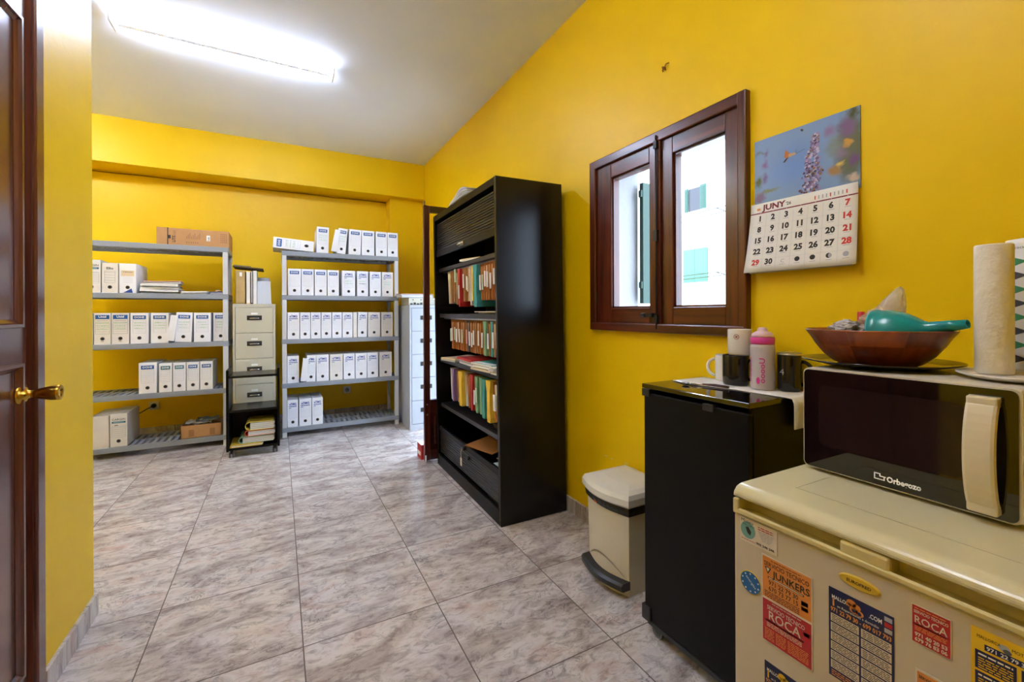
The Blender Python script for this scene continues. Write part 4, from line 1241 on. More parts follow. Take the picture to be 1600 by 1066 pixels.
# ------------------------------------------------------------------ black cupboard
KX0, KX1, KY0, KY1, KZ = 1.227, 1.566, 0.815, 1.241, 0.948
o = ((KX0 + KX1) / 2, (KY0 + KY1) / 2, 0)
K = thing('cupboard', 'low black cupboard on castors between the pedal bin and the fridge', 'cupboard', o)
b = MB(o)
b.box(KX0 + 0.022, KX1, KY0, KY0 + 0.018, 0.06, KZ - 0.016, bev=0.001); b.box(KX0 + 0.022, KX1, KY1 - 0.018, KY1, 0.06, KZ - 0.016, bev=0.001); b.box(KX1 - 0.01, KX1 - 0.001, KY0 + 0.018, KY1 - 0.018, 0.06, KZ - 0.016); b.box(KX0 + 0.022, KX1 - 0.01, KY0 + 0.018, KY1 - 0.018, 0.06, 0.08)
b.build('carcass', 'black', K)
b = MB(o); b.box(KX0 - 0.004, KX1, KY0 - 0.002, KY1 + 0.004, KZ - 0.016, KZ, bev=0.002); b.build('top_panel', 'gloss_black', K)
b = MB(o); b.box(KX0, KX0 + 0.02, KY0 + 0.002, KY1 - 0.004, 0.062, KZ - 0.034, bev=0.002); d = b.build('door', 'black', K)
b = MB(o); b.box(KX0 - 0.008, KX0 + 0.022, 0.932, 0.972, KZ - 0.050, KZ - 0.026, bev=0.002); b.build('door_pull', 'matte_black', d)
b = MB(o); b.box(KX0 - 0.006, KX0 + 0.03, KY1 - 0.035, KY1 + 0.003, KZ - 0.046, KZ - 0.018, bev=0.002); b.build('hinge', 'matte_black', d)
b = MB(o); b.box(KX0 - 0.008, KX0 + 0.03, KY1 - 0.035, KY1 + 0.006, 0.055, 0.11, bev=0.003); b.box(KX0 - 0.004, KX0 + 0.03, KY0, KY1 - 0.02, 0.046, 0.062, bev=0.002); b.build('base_rail', 'matte_black', K)
for x in (KX0 + 0.035, KX1 - 0.05):
    for y in (KY0 + 0.04, KY1 - 0.04): castor(K, o, x, y, 0.06, 0.024)
# paper sheet on it, hanging over the near side
o = (1.47, 1.0, KZ)
b = MB(o)
L0, L1 = 1.225, KY0 - 0.010
flat = L0 - L1
def fn(u, v):
    s = u * (flat + 0.10)
    x = 1.395 + 0.155 * v - 0.05 * (1 - v) * max(0, 1 - abs(u - 0.15) * 3)
    if s < flat:
        return (x, L0 - s, KZ + 0.0030 + 0.0008 * math.sin(9 * u))
    q = s - flat
    return (x + 0.02, L1 - 0.010 * math.sin(min(1, q / 0.025) * PI / 2) - 0.004, KZ + 0.003 - q)
b.sheet(fn, 44, 6, 0.0012)
tag(b.build('paper_sheet', 'paper'), 'white paper sheet on the black cupboard hanging over its near edge', 'paper')

def mug(name, label, c, r, h, m, ang, inside=None, hs=1.0, flip=False, group=None):
    t = thing(name, label, 'mug', c, group)
    b = MB(c)
    prof = [(0, 0), (r * 0.90, 0), (r * 0.97, 0.006), (r, h * 0.3), (r, h - 0.003), (r - 0.0015, h), (r - 0.004, h - 0.002), (r - 0.005, 0.01), (0, 0.008)]
    b.lathe([(p[0], p[1]) for p in prof], c, (0, 0, 1), 36); b.build('cup', m, t)
    b = MB(c)
    d = Vector((math.cos(ang), math.sin(ang), 0))
    C0 = Vector(c)
    pts = []
    for k in range(11):
        a = PI / 2 - PI * k / 10
        pts.append(C0 + d * (r - 0.003 + 0.030 * hs * math.cos(a)) + Vector((0, 0, h * 0.5 + h * 0.33 * math.sin(a))))
    b.tube(pts, 0.006, n=10); b.build('handle', m, t)
    return t
zk = KZ + 0.0045
mug('mug', 'brown-black glazed mug standing left of the drinks bottle', (1.488, 1.040, zk), 0.045, 0.108, 'ceramic_black', R(-62))
mug('mug', 'white mug mostly hidden behind the brown-black mug, its handle showing', (1.537, 1.118, zk), 0.037, 0.10, 'ceramic_white', R(120))
t = mug('mug', 'white mug with a round red emblem stacked on the brown-black mug', (1.496, 1.030, zk + 0.1085), 0.040, 0.095, 'ceramic_white', R(20))
b = MB((1.496, 1.030, zk + 0.1085))
ca = R(200)
d = Vector((math.cos(ca), math.sin(ca), 0)); tt = Vector((-math.sin(ca), math.cos(ca), 0))
cc = Vector((1.496, 1.030, zk + 0.1085 + 0.068)) + d * 0.0404
n = 24
for k in range(n):
    a0, a1 = 2 * PI * k / n, 2 * PI * (k + 1) / n
    b.poly([cc + tt * (r_ * math.cos(a)) + Vector((0, 0, r_ * math.sin(a))) for r_, a in ((0.0092, a0), (0.0092, a1), (0.0075, a1), (0.0075, a0))])
b.poly([cc + d * 0.0003 + tt * p[0] + Vector((0, 0, p[1])) for p in ((-0.005, 0.005), (0.0, 0.002), (0.005, 0.004), (0.002, -0.001), (0.004, -0.005), (-0.001, -0.003), (-0.005, -0.004), (-0.002, 0.0))])
b.build('emblem', mat('emblem_red', '9c2f3a', 0.5), t, fix=False)
t = mug('mug', 'tall black mug with a steel lid between the bottle and the microwave', (1.524, 0.868, zk), 0.036, 0.120, 'ceramic_black', R(-55), hs=1.1)
b = MB((1.524, 0.868, zk)); b.lathe([(0, 0.120), (0.038, 0.120), (0.039, 0.124), (0.035, 0.128), (0.018, 0.132), (0, 0.132)], (1.524, 0.868, zk), (0, 0, 1), 32); b.build('lid', 'steel', t)
b = MB((1.524, 0.868, zk)); b.text('4', Vector((1.524, 0.868, zk + 0.055)) + Vector((-0.0362, 0.004, 0)), (0, -1, 0), (0, 0, 1), 0.03, 0, 0.0, 'C'); b.build('print', 'ink_grey', t, fix=False)
# drinks bottle
c = (1.478, 0.932, zk)
t = thing('drinks_bottle', 'translucent white drinks bottle with a pink collar on the black cupboard', 'bottle', c)
b = MB(c); b.lathe([(0, 0), (0.034, 0), (0.038, 0.006), (0.038, 0.05), (0.0368, 0.09), (0.038, 0.12), (0.038, 0.145), (0.036, 0.155), (0, 0.155)], c, (0, 0, 1), 40)
mb = mat('milky_plastic', 'd9cfd0', 0.3); mb.node_tree.nodes['Principled BSDF'].inputs['Transmission Weight'].default_value = 0.25
b.build('bottle_body', mb, t)
b = MB(c); b.lathe([(0, 0.155), (0.0365, 0.155), (0.0375, 0.159), (0.0375, 0.176), (0.036, 0.179), (0, 0.179)], c, (0, 0, 1), 40); b.build('collar', 'pink_plastic', t)
b = MB(c); b.lathe([(0, 0.179), (0.035, 0.179), (0.033, 0.190), (0.024, 0.197), (0.016, 0.200), (0.015, 0.208), (0.011, 0.212), (0, 0.213)], c, (0, 0, 1), 40); b.build('cap', 'pale_pink', t)
b = MB(c)
def wrap(ang0, z0):
    def f(x, y):
        a = ang0 - y / 0.0385
        return Vector(c) + Vector((0.0386 * math.cos(a), 0.0386 * math.sin(a), z0 + 0.085 - x))
    return f
b.text('Uoooo', (0, 0, 0), (1, 0, 0), (0, 1, 0), 0.024, 0, 0.02, 'L', squeeze=0.085, fn=wrap(R(222), 0.024))
b.text('Uoooo', (0, 0, 0), (1, 0, 0), (0, 1, 0), 0.024, 0, 0.02, 'L', squeeze=0.085, fn=wrap(R(152), 0.024))
b.disc(Vector(c) + Vector((0.0388 * math.cos(R(192)), 0.0388 * math.sin(R(192)), 0.032)), 0.006, (-math.sin(R(192)), math.cos(R(192)), 0), (0, 0, 1), 0, ry=0.012)
b.build('print', 'pink_plastic', t, fix=False)
# spoon
o = (1.40, 1.13, KZ)
t = thing('spoon', 'small dark-handled spoon lying at the edge of the white paper', 'spoon', (1.36, 1.10, KZ + 0.001))
b = MB((1.36, 1.10, KZ + 0.001)); b.lathe([(0, 0), (0.010, 0.002), (0.0155, 0.007), (0.0145, 0.008), (0.009, 0.0035), (0, 0.002)], (1.335, 1.135, KZ + 0.0015), (0, 0, 1), 20)
b.tube([(1.345, 1.122, KZ + 0.007), (1.362, 1.10, KZ + 0.006), (1.372, 1.08, KZ + 0.005)], 0.0025); b.build('bowl', 'chrome', t)
b = MB((1.36, 1.10, KZ + 0.001)); b.tube([(1.368, 1.088, KZ + 0.006), (1.385, 1.05, KZ + 0.006), (1.392, 1.0, KZ + 0.006)], [0.004, 0.006, 0.005]); b.build('handle', mat('dark_red_plastic', '3a1512', 0.3), t)

# ------------------------------------------------------------------ fridge
FX, FY0, FY1, FZ = 0.83, 0.045, 0.585, 0.862
o = (1.1, 0.31, 0)
F = thing('fridge', 'yellowed white under-counter fridge covered in stickers, carrying the microwave', 'fridge', o)
b = MB(o); b.box(FX + 0.06, 1.40, FY0 + 0.004, FY1 - 0.004, 0.03, 0.80, bev=0.006); b.box(FX + 0.06, 1.36, FY0 + 0.03, FY1 - 0.03, 0.0, 0.03); b.build('cabinet', 'fridge', F)
b = MB(o)
prof = []
for k in range(9):
    a = PI / 2 + PI / 2 * k / 8
    prof.append((FX + 0.030 + 0.032 * math.cos(a), FZ - 0.017 + 0.017 * math.sin(a)))
ring = [(1.41, FZ - 0.024), (1.41, FZ)] + prof + [(FX - 0.001, FZ - 0.021), (FX + 0.004, FZ - 0.024)]
b.prism([(x, FY1, z) for x, z in ring], (0, FY0 - FY1, 0), 0)
bmesh.ops.bevel(b.bm, geom=[e for e in b.bm.edges if abs(e.verts[0].co.y - e.verts[1].co.y) < 1e-5 and (e.verts[0].co.z + e.verts[1].co.z) / 2 > FZ - 0.018], offset=0.007, segments=2, affect='EDGES', profile=0.5, clamp_overlap=True)
wt = b.build('worktop', 'fridge_top', F)
b = MB(o)
for (x0, x1, y0, y1) in ((FX + 0.095, 1.34, FY1 - 0.072, FY1 - 0.069), (FX + 0.095, FX + 0.098, FY0 + 0.06, FY1 - 0.069)):
    b.box(x0, x1, y0, y1, FZ + 0.0001, FZ + 0.0005)
b.build('worktop_groove', mat('groove_line', 'b9b08a', 0.4), wt)  # thin, slightly darker strip marking the groove on the worktop
b = MB(o)
b.box(FX, FX + 0.055, FY0 + 0.002, FY1, 0.06, 0.806, bev=0.004)
dr = b.build('door', 'fridge', F)
b = MB(o)   # handle strip: a channel behind a raised lip
prof = [(FX + 0.052, 0.8062), (FX - 0.001, 0.8062), (FX - 0.005, 0.810), (FX - 0.005, 0.816), (FX + 0.000, 0.8185), (FX + 0.008, 0.8135), (FX + 0.028, 0.812), (FX + 0.031, 0.837), (FX + 0.052, 0.837)]
b.prism([(x, FY1 - 0.010, z) for x, z in prof], (0, FY0 - FY1 + 0.012, 0), 0)
b.box(FX - 0.005, FX + 0.05, FY1 - 0.013, FY1, 0.8065, 0.8375, bev=0.003)
b.box(FX - 0.002, FX + 0.048, 0.322, 0.392, 0.809, 0.8376, bev=0.005)
b.build('handle_strip', 'fridge_strip', dr)

def sticker(name, label, y1, z1, w, h, base, skew=0.0, th=0.0008, cat='sticker'):
    """y1: left edge, z1: top edge as seen from the room; returns a drawing pad."""
    o = (FX, y1, z1)
    t = thing(name, label, cat, o, 'stickers on the fridge door')
    x = FX - 0.0003
    def pt(u, v, d=0.0):
        return (x - th - d, y1 - u, z1 - v - skew * u)
    b = MB(o)
    b.prism([(x, y1, z1), (x, y1 - w, z1 - skew * w), (x, y1 - w, z1 - h - skew * w), (x, y1, z1 - h)], (-th, 0, 0), 0)
    b.build('sheet', base, t)
    mats = []
    g = MB(o)
    class Pad:
        pass
    p = Pad()
    def idx(m):
        if m not in mats: mats.append(m)
        return mats.index(m)
    def rect(u0, u1, v0, v1, m, d=0.0002):
        g.poly([pt(u0, v1, d), pt(u1, v1, d), pt(u1, v0, d), pt(u0, v0, d)], idx(m))
    def text(s, u, v, size, m, bold=0.02, sq=None, align='L', d=0.0005):
        g.text(s, pt(u, v, d), (0, -1, -skew), (0, 0, 1), size, idx(m), bold, align, squeeze=sq)
    def lines(u0, u1, v0, v1, n, m, seed=0):
        r = random.Random(seed)
        for k in range(n):
            vv = v0 + (v1 - v0) * (k + 0.5) / n
            a = u0
            while a < u1 - 0.001:
                e = min(u1, a + r.uniform(0.003, 0.009))
                rect(a, e, vv - (v1 - v0) / n * 0.22, vv + (v1 - v0) / n * 0.22, m, 0.0004)
                a = e + 0.0012
    def oval(u, v, ru, rv, m, d=0.0003):
        g._f([g.v(pt(u + ru * math.cos(2 * PI * k / 28), v + rv * math.sin(2 * PI * k / 28), d)) for k in range(28)], idx(m))
    def poly(pts, m, d=0.0004):
        g._f([g.v(pt(u, v, d)) for u, v in pts], idx(m))
    def done():
        g.build('print', mats, t, fix=False)
    p.rect, p.text, p.lines, p.oval, p.done, p.poly, p.t = rect, text, lines, oval, done, poly, t
    return p
p = sticker('museum_card', 'small cream card with a teal disc in the top left corner of the fridge', 0.571, 0.8045, 0.075, 0.048, 'sticker_paper')
p.oval(0.017, 0.023, 0.0155, 0.0165, 'teal_disc'); p.text('Museu', 0.003, 0.009, 0.0095, 'shutter', 0.0, 0.025); p.text('MALLORCA', 0.007, 0.015, 0.006, 'shutter', 0.0, 0.024)
p.poly([(0.012, 0.018), (0.018, 0.016), (0.024, 0.024), (0.022, 0.032), (0.016, 0.028)], 'print_dark', 0.0006)
p.lines(0.038, 0.068, 0.006, 0.014, 2, 'red_print', 1)
for k in range(6): p.lines(0.038 + k * 0.0016, 0.070 - k * 0.0016, 0.015 + k * 0.003, 0.018 + k * 0.003, 1, 'ink_grey', k)
p.text('902 246 246', 0.034, 0.043, 0.006, 'print_dark', 0.03, 0.036); p.lines(0.003, 0.032, 0.041, 0.044, 1, 'red_print', 4); p.done()
# blue oval
t = thing('oval_sticker', 'round blue sticker with small stars near the left edge of the fridge', 'sticker', (FX, 0.549, 0.679), 'stickers on the fridge door')
b = MB((FX, 0.549, 0.679)); b.lathe([(0, 0), (0.0225, 0), (0.0225, 0.0009), (0, 0.0009)], (FX - 0.0003, 0.549, 0.679), (-1, 0, 0), 32); b.build('sheet', 'oval_yellow', t)
b = MB((FX, 0.549, 0.679)); b.disc((FX - 0.0015, 0.549, 0.679), 0.0208, (0, -1, 0), (0, 0, 1), 0, n=32)
for k in range(10):
    a = 2 * PI * k / 10 + 0.3
    b.disc((FX - 0.0019, 0.549 + 0.017 * math.cos(a), 0.679 + 0.017 * math.sin(a)), 0.0018, (0, -1, 0), (0, 0, 1), 1, n=5)
b.text('energías', (FX - 0.0019, 0.549, 0.679), Vector((0, -0.75, -0.66)), Vector((0, -0.66, 0.75)), 0.007, 1, 0.0, 'C', squeeze=0.026)
b.build('print', ['sticker_blue', 'white'], t, fix=False)
# orange and red service sticker
p = sticker('service_sticker', 'orange and red service sticker with two firms on the fridge door', 0.526, 0.749, 0.092, 0.166, 'sticker_paper')
p.rect(0.002, 0.090, 0.002, 0.080, 'orange_print'); p.rect(0.002, 0.090, 0.084, 0.164, 'red_print')
p.lines(0.018, 0.074, 0.005, 0.008, 1, 'print_dark', 8)
p.text('SERVICIO TECNICO', 0.005, 0.019, 0.012, 'print_dark', 0.01, 0.082); p.text('JUNKERS', 0.021, 0.036, 0.018, 'print_dark', 0.02, 0.067)
p.poly([(0.006, 0.021), (0.019, 0.021), (0.0125, 0.034)], 'print_dark'); p.poly([(0.009, 0.0225), (0.016, 0.0225), (0.0125, 0.030)], 'sticker_paper', 0.0006)
p.rect(0.012, 0.078, 0.0385, 0.042, 'print_dark'); p.rect(0.014, 0.076, 0.0395, 0.041, 'sticker_paper', 0.0004)
p.text('971 22 79 30', 0.014, 0.053, 0.012, 'print_dark', 0.01, 0.054); p.text('670 73 77 15', 0.014, 0.064, 0.012, 'print_dark', 0.01, 0.054)
p.lines(0.006, 0.07, 0.066, 0.079, 4, 'print_dark', 9); p.rect(0.073, 0.085, 0.050, 0.058, 'ink_grey'); p.rect(0.073, 0.085, 0.060, 0.067, 'red_print')
p.lines(0.02, 0.074, 0.086, 0.089, 1, 'sticker_paper', 10); p.text('SERVICIO TECNICO', 0.011, 0.101, 0.011, 'sticker_paper', 0.01, 0.068); p.text('ROCA', 0.014, 0.120, 0.024, 'sticker_paper', 0.01, 0.058)
p.rect(0.008, 0.078, 0.122, 0.1245, 'sticker_paper'); p.lines(0.010, 0.074, 0.126, 0.135, 3, 'sticker_paper', 11); p.lines(0.006, 0.024, 0.138, 0.160, 7, 'orange_num', 12); p.lines(0.027, 0.046, 0.138, 0.160, 7, 'orange_num', 13); p.lines(0.049, 0.085, 0.138, 0.160, 7, 'orange_num', 14)
p.rect(0.077, 0.087, 0.104, 0.111, 'ink_grey'); p.done()
# yellow oval
t = thing('oval_badge', 'raised yellow oval badge high on the fridge door', 'badge', (FX, 0.3635, 0.777), 'stickers on the fridge door')
b = MB((FX, 0.3635, 0.777)); N = 32
def ell(a, c_, x): return [(x, 0.3635 - a * math.cos(2 * PI * k / N), 0.777 + c_ * math.sin(2 * PI * k / N)) for k in range(N)]
loft(b, [ell(0.0295, 0.0105, FX), ell(0.0295, 0.0105, FX - 0.001), ell(0.027, 0.0085, FX - 0.0025)]); b.build('plate', 'oval_yellow', t)
b = MB((FX, 0.3635, 0.777)); b.text('EUROFRED', (FX - 0.0028, 0.3635, 0.7745), (0, -1, 0), (0, 0, 1), 0.007, 0, 0.02, 'C', squeeze=0.034); b.build('print', 'print_dark', t, fix=False)
# navy flyers
def flyer(label, y1, z1, w, h, yellow=False):
    p = sticker('service_flyer', label, y1, z1, w, h, 'navy_print')
    k = w / 0.09
    p.text('MALLORCA', 0.005 * k, 0.017 * k, 0.0085 * k, 'white', 0.02, 0.034 * k); p.text('.COM', 0.058 * k, 0.019 * k, 0.010 * k, 'white', 0.02, 0.017 * k)
    p.text('1', 0.006 * k, 0.029 * k, 0.017 * k, 'orange_num' if not yellow else 'yellow_print', 0.03); p.text('en Reparaciones a domicilio', 0.013 * k, 0.029 * k, 0.006 * k, 'white', 0.0, 0.058 * k)
    for u, v, r in ((0.034, 0.010, 0.007), (0.041, 0.013, 0.006), (0.037, 0.020, 0.006), (0.045, 0.021, 0.006), (0.030, 0.014, 0.004)): p.oval(u * k, v * k, r * k, r * k * 0.8, 'orange_print' if not yellow else 'yellow_print', 0.0008)
    p.oval(0.037 * k, 0.0205 * k, 0.003 * k, 0.003 * k, 'navy_print', 0.001); p.oval(0.045 * k, 0.0215 * k, 0.003 * k, 0.003 * k, 'navy_print', 0.001)
    p.text('971 22 79 30', 0.003 * k, 0.039 * k, 0.010 * k, 'orange_num', 0.03, 0.040 * k); p.text('- 699 017 793', 0.045 * k, 0.039 * k, 0.010 * k, 'orange_num', 0.03, 0.042 * k)
    for q, m in enumerate(('ink_grey', 'red_print', 'ink_grey')): p.rect(0.078 * k, 0.088 * k, (0.004 + q * 0.009) * k, (0.011 + q * 0.009) * k, m)
    r = 0
    v = 0.043 * k
    while v + 0.015 * k < h - 0.006:
        for u0, u1 in ((0.003 * k, 0.044 * k), (0.047 * k, 0.087 * k)):
            p.rect(u0, u1, v, v + 0.0135 * k, 'sticker_paper'); p.lines(u0 + 0.002, u1 - 0.002, v + 0.001, v + 0.0125 * k, 4, 'ink_dark', r); r += 1
        v += 0.0158 * k
    p.lines(0.004 * k, 0.06 * k, v, min(h - 0.002, v + 0.01), 3, 'orange_num', 77)
    p.done()
flyer('tall navy service flyer with white boxes in the middle of the fridge door', 0.408, 0.750, 0.090, 0.150)
flyer('navy service flyer low on the fridge, below the orange and red sticker', 0.521, 0.545, 0.090, 0.150, True)
# small red sticker
p = sticker('service_sticker', 'small square red sticker between the navy and yellow flyers', 0.297, 0.786, 0.044, 0.056, 'sticker_paper')
p.rect(0.001, 0.043, 0.001, 0.055, 'red_print'); p.lines(0.004, 0.040, 0.003, 0.006, 1, 'orange_num', 3); p.text('SERVICIO TECNICO', 0.003, 0.0115, 0.006, 'sticker_paper', 0.02, 0.038); p.text('ROCA', 0.004, 0.026, 0.0155, 'sticker_paper', 0.01, 0.036)
p.rect(0.004, 0.040, 0.0275, 0.029, 'sticker_paper'); p.lines(0.004, 0.040, 0.030, 0.037, 3, 'orange_num', 31); p.text('971 40 20 53', 0.004, 0.045, 0.0075, 'sticker_paper', 0.04, 0.036); p.text('679 76 83 06', 0.004, 0.0525, 0.0075, 'sticker_paper', 0.04, 0.036); p.done()
# yellow flyer
p = sticker('service_flyer', 'yellow service flyer with navy boxes at the right of the fridge door', 0.2335, 0.793, 0.085, 0.145, 'yellow_print')
p.text('MALLORCA', 0.006, 0.012, 0.006, 'print_dark', 0.0, 0.022); p.text('MOTO.COM', 0.038, 0.012, 0.006, 'print_dark', 0.0, 0.026); p.oval(0.031, 0.012, 0.0055, 0.0045, 'ink_grey'); p.oval(0.034, 0.015, 0.004, 0.003, 'grey_card', 0.0005)
p.rect(0.013, 0.055, 0.018, 0.026, 'navy_print'); p.text('971 22 79 30', 0.015, 0.0245, 0.007, 'white', 0.02, 0.038)
for r in range(4):
    for u0, u1 in ((0.004, 0.042), (0.046, 0.082)):
        v = 0.029 + r * 0.028
        p.rect(u0, u1, v, v + 0.025, 'navy_print'); p.lines(u0 + 0.003, u1 - 0.003, v + 0.002, v + 0.007, 1, 'white', r); p.lines(u0 + 0.003, u1 - 0.003, v + 0.008, v + 0.024, 5, 'yellow_print', r + 40)
p.done()
p = sticker('service_sticker', 'orange sticker at the bottom edge of the picture below the small red one', 0.2925, 0.693, 0.05, 0.09, 'sticker_paper')
p.rect(0.002, 0.048, 0.003, 0.045, 'orange_print'); p.rect(0.002, 0.048, 0.047, 0.088, 'red_print'); p.text('SERVICIO TECNICO', 0.004, 0.012, 0.006, 'print_dark', 0.02, 0.04); p.done()

# ------------------------------------------------------------------ microwave
ML = Vector((1.064, 0.574, 0))
MD = Vector((1.060, 0.237, 0)) - ML          # along the front, left to right
MWW = MD.length
ang = math.atan2(-MD.x, -MD.y)                 # rotation about Z: local -Y runs along the front
MZ = FZ + 0.001
MX = Matrix.Translation((ML.x, ML.y, MZ)) @ Matrix.Rotation(math.atan2(MD.y, MD.x) + PI / 2, 4, 'Z')
t = thing('microwave', 'black-fronted microwave oven with an ivory handle on the fridge', 'microwave', mx=MX)
mh, mz = 0.2225, 0.006
# local: x depth (0 front, + back), y from 0 (left) to -MWW (right)
b = MB(); b.box(0.004, 0.335, -MWW, 0, mz, mz + mh, bev=0.006); b.build('case', 'mw_case', t)
def rrect(y0, y1, z0, z1, r, x, n=6):
    P = []
    for (cy, cz, a0) in ((y1 - r, z1 - r, 0), (y0 + r, z1 - r, PI / 2), (y0 + r, z0 + r, PI), (y1 - r, z0 + r, 1.5 * PI)):
        for k in range(n + 1):
            a = a0 + PI / 2 * k / n
            P.append((x, cy + r * math.cos(a), cz + r * math.sin(a)))
    return P
b = MB(); b.prism(rrect(-MWW, 0, mz, mz + mh, 0.012, 0.004), (-0.005, 0, 0), 0); b.build('front_rim', 'mw_case', t)
b = MB(); b.prism(rrect(-MWW + 0.004, -0.003, mz + 0.003, mz + mh - 0.003, 0.010, -0.001), (-0.003, 0, 0), 0); dr = b.build('door', 'gloss_black', t)
b = MB(); b.prism(rrect(-MWW * 0.80, -MWW * 0.10, mz + 0.055, mz + mh - 0.035, 0.014, -0.0039), (-0.0004, 0, 0), 0); b.build('door_window', 'mw_window', dr)
b = MB()
ya = -MWW * 0.875
prof = []
n = 14
for k in range(n + 1):
    f = k / n
    z = mz + 0.012 + (mh - 0.028) * f
    bow = 0.030 * math.sin(PI * f) ** 0.55
    prof.append((z, bow))
w2 = 0.019
rings = []
for z, bow in prof:
    x = -0.010 - bow
    rings.append([(x, ya - w2 + 0.004, z), (x + 0.002, ya - w2, z), (x + 0.013, ya - w2, z), (x + 0.013, ya + w2, z), (x + 0.002, ya + w2, z), (x, ya + w2 - 0.004, z)])
loft(b, rings)
b.box(-0.022, -0.004, ya - w2, ya + w2, mz + 0.010, mz + 0.028, bev=0.003); b.box(-0.022, -0.004, ya - w2, ya + w2, mz + mh - 0.034, mz + mh - 0.016, bev=0.003)
b.build('door_handle', 'mw_handle', dr)
b = MB()
yt = -MWW * 0.405
b.text('Orbegozo', (-0.0044, yt - 0.021, mz + 0.014), (0, -1, 0), (0, 0, 1), 0.0150, 0, 0.04, 'L', squeeze=0.053)
xq = -0.0044
def lg(a0, a1, z0, z1): b.poly([(xq, yt - a0, mz + z0), (xq, yt - a1, mz + z0), (xq, yt - a1, mz + z1), (xq, yt - a0, mz + z1)])
lg(0.0, 0.018, 0.014, 0.016); lg(0.0, 0.011, 0.025, 0.027); lg(0.0, 0.002, 0.014, 0.027); lg(0.009, 0.02, 0.0205, 0.0225); lg(0.016, 0.018, 0.014, 0.0225); lg(0.009, 0.011, 0.0205, 0.027)
b.build('brand_lettering', 'white', dr, fix=False)
for x in (0.03, 0.30):
    for y in (-0.03, -MWW + 0.03):
        b = MB(); b.cyl((x, y, 0), (x, y, mz + 0.002), 0.012, n=14); b.build('foot', 'matte_black', t)
MT = MZ + mz + mh      # top of the microwave

# plate, bowl and its contents
pc = Vector((1.226, 0.500, MT + 0.0005))
b = MB(pc); b.lathe([(0, 0), (0.085, 0), (0.10, 0.002), (0.146, 0.013), (0.147, 0.0155), (0.10, 0.0065), (0.085, 0.005), (0, 0.005)], pc, (0, 0, 1), 56)
tag(b.build('plate', 'ceramic_black'), 'large black plate under the wooden bowl on the microwave', 'plate')
bc = Vector((1.222, 0.500, MT + 0.0062))
t = thing('wooden_bowl', 'wide wooden salad bowl of glued blocks on the black plate', 'bowl', bc)
b = MB(bc)
prof = [(0, 0), (0.070, 0), (0.080, 0.004), (0.100, 0.022), (0.117, 0.046), (0.127, 0.064), (0.136, 0.077), (0.1365, 0.080), (0.132, 0.0805), (0.122, 0.066), (0.111, 0.046), (0.094, 0.026), (0.074, 0.010), (0, 0.008)]
def wf(i, k):
    return (k // 7 * 5 + (1 if i > 3 else 0) + (2 if i > 8 else 0) * (k // 7)) % 3
b.lathe(prof, bc, (0, 0, 1), 56, mfun=wf)
b.build('bowl', ['wood_a', 'wood_b', 'wood_c'], t)
# funnel lying in the bowl
ax = Vector((-0.13, -0.985, 0.175)).normalized()
fc = bc + Vector((0.013, -0.004, 0.069))
t = thing('funnel', 'teal plastic funnel lying on its side across the wooden bowl', 'funnel', fc)
b = MB(fc)
L = 0.155
pf = [(0.0555, 0), (0.0575, 0.001), (0.0575, 0.004), (0.0548, 0.006), (0.0535, 0.018), (0.049, 0.036), (0.041, 0.054), (0.030, 0.070), (0.0195, 0.082), (0.0140, 0.092), (0.0118, 0.125), (0.0088, L), (0.0068, L), (0.0098, 0.125), (0.0120, 0.092), (0.0175, 0.082), (0.028, 0.070), (0.039, 0.054), (0.047, 0.036), (0.0515, 0.018), (0.0528, 0.006), (0.0555, 0)]
b.lathe(pf, fc, ax, 40); b.build('funnel_body', 'teal_plastic', t)
# plastic bag
def crumple(name, label, c, sx, sy, sz, m, seed, peak=None, cat='bag'):
    bm = bmesh.new()
    bmesh.ops.create_icosphere(bm, subdivisions=4, radius=1.0)
    for v in bm.verts:
        d = v.co.normalized()
        r = 1 + 0.35 * noise.noise(d * 2.2 + Vector((seed, 0, 0))) + 0.22 * abs(noise.noise(d * 5.5 + Vector((0, seed, 0)))) + 0.1 * noise.noise(d * 12)
        p = Vector((d.x * sx, d.y * sy, d.z * sz)) * r
        if peak:
            f = max(0, d.dot(Vector(peak[0]).normalized())) ** 6
            p += Vector(peak[1]) * f
        v.co = p
    for f in bm.faces:
        f.smooth = False
    b = MB((0, 0, 0)); b.merge(bm, 0)
    o = b.build(name, m)
    o.location = c
    tag(o, label, cat)
    return o
bag_m = bpy.data.materials.new('clear_plastic_film')
bag_m.use_nodes = True
nn = bag_m.node_tree
pb = nn.nodes['Principled BSDF']
pb.inputs['Base Color'].default_value = (0.62, 0.55, 0.45, 1)
pb.inputs['Roughness'].default_value = 0.18
tr = nn.nodes.new('ShaderNodeBsdfTransparent')
mxs = nn.nodes.new('ShaderNodeMixShader')
mxs.inputs[0].default_value = 0.48
nn.links.new(tr.outputs[0], mxs.inputs[1]); nn.links.new(pb.outputs[0], mxs.inputs[2]); nn.links.new(mxs.outputs[0], nn.nodes['Material Output'].inputs[0])
crumple('plastic_bag', 'crumpled clear plastic bag standing up in the wooden bowl', bc + Vector((0.064, 0.018, 0.086)), 0.024, 0.044, 0.034, bag_m, 3.1, ((0.15, -0.62, 1.0), (0.0, -0.014, 0.062)))
b = MB(bc + Vector((0.088, 0.068, 0.036))); q = bc + Vector((0.088, 0.068, 0.036)); b.cyl(q, q + Vector((0, 0, 0.085)), 0.0095, r1=0.0075, n=12)
tag(b.build('bottle_cap', mat('red_translucent', 'c23a3e', 0.3)), 'small red plastic stub behind the bag in the wooden bowl', 'cap')
b = MB(bc)
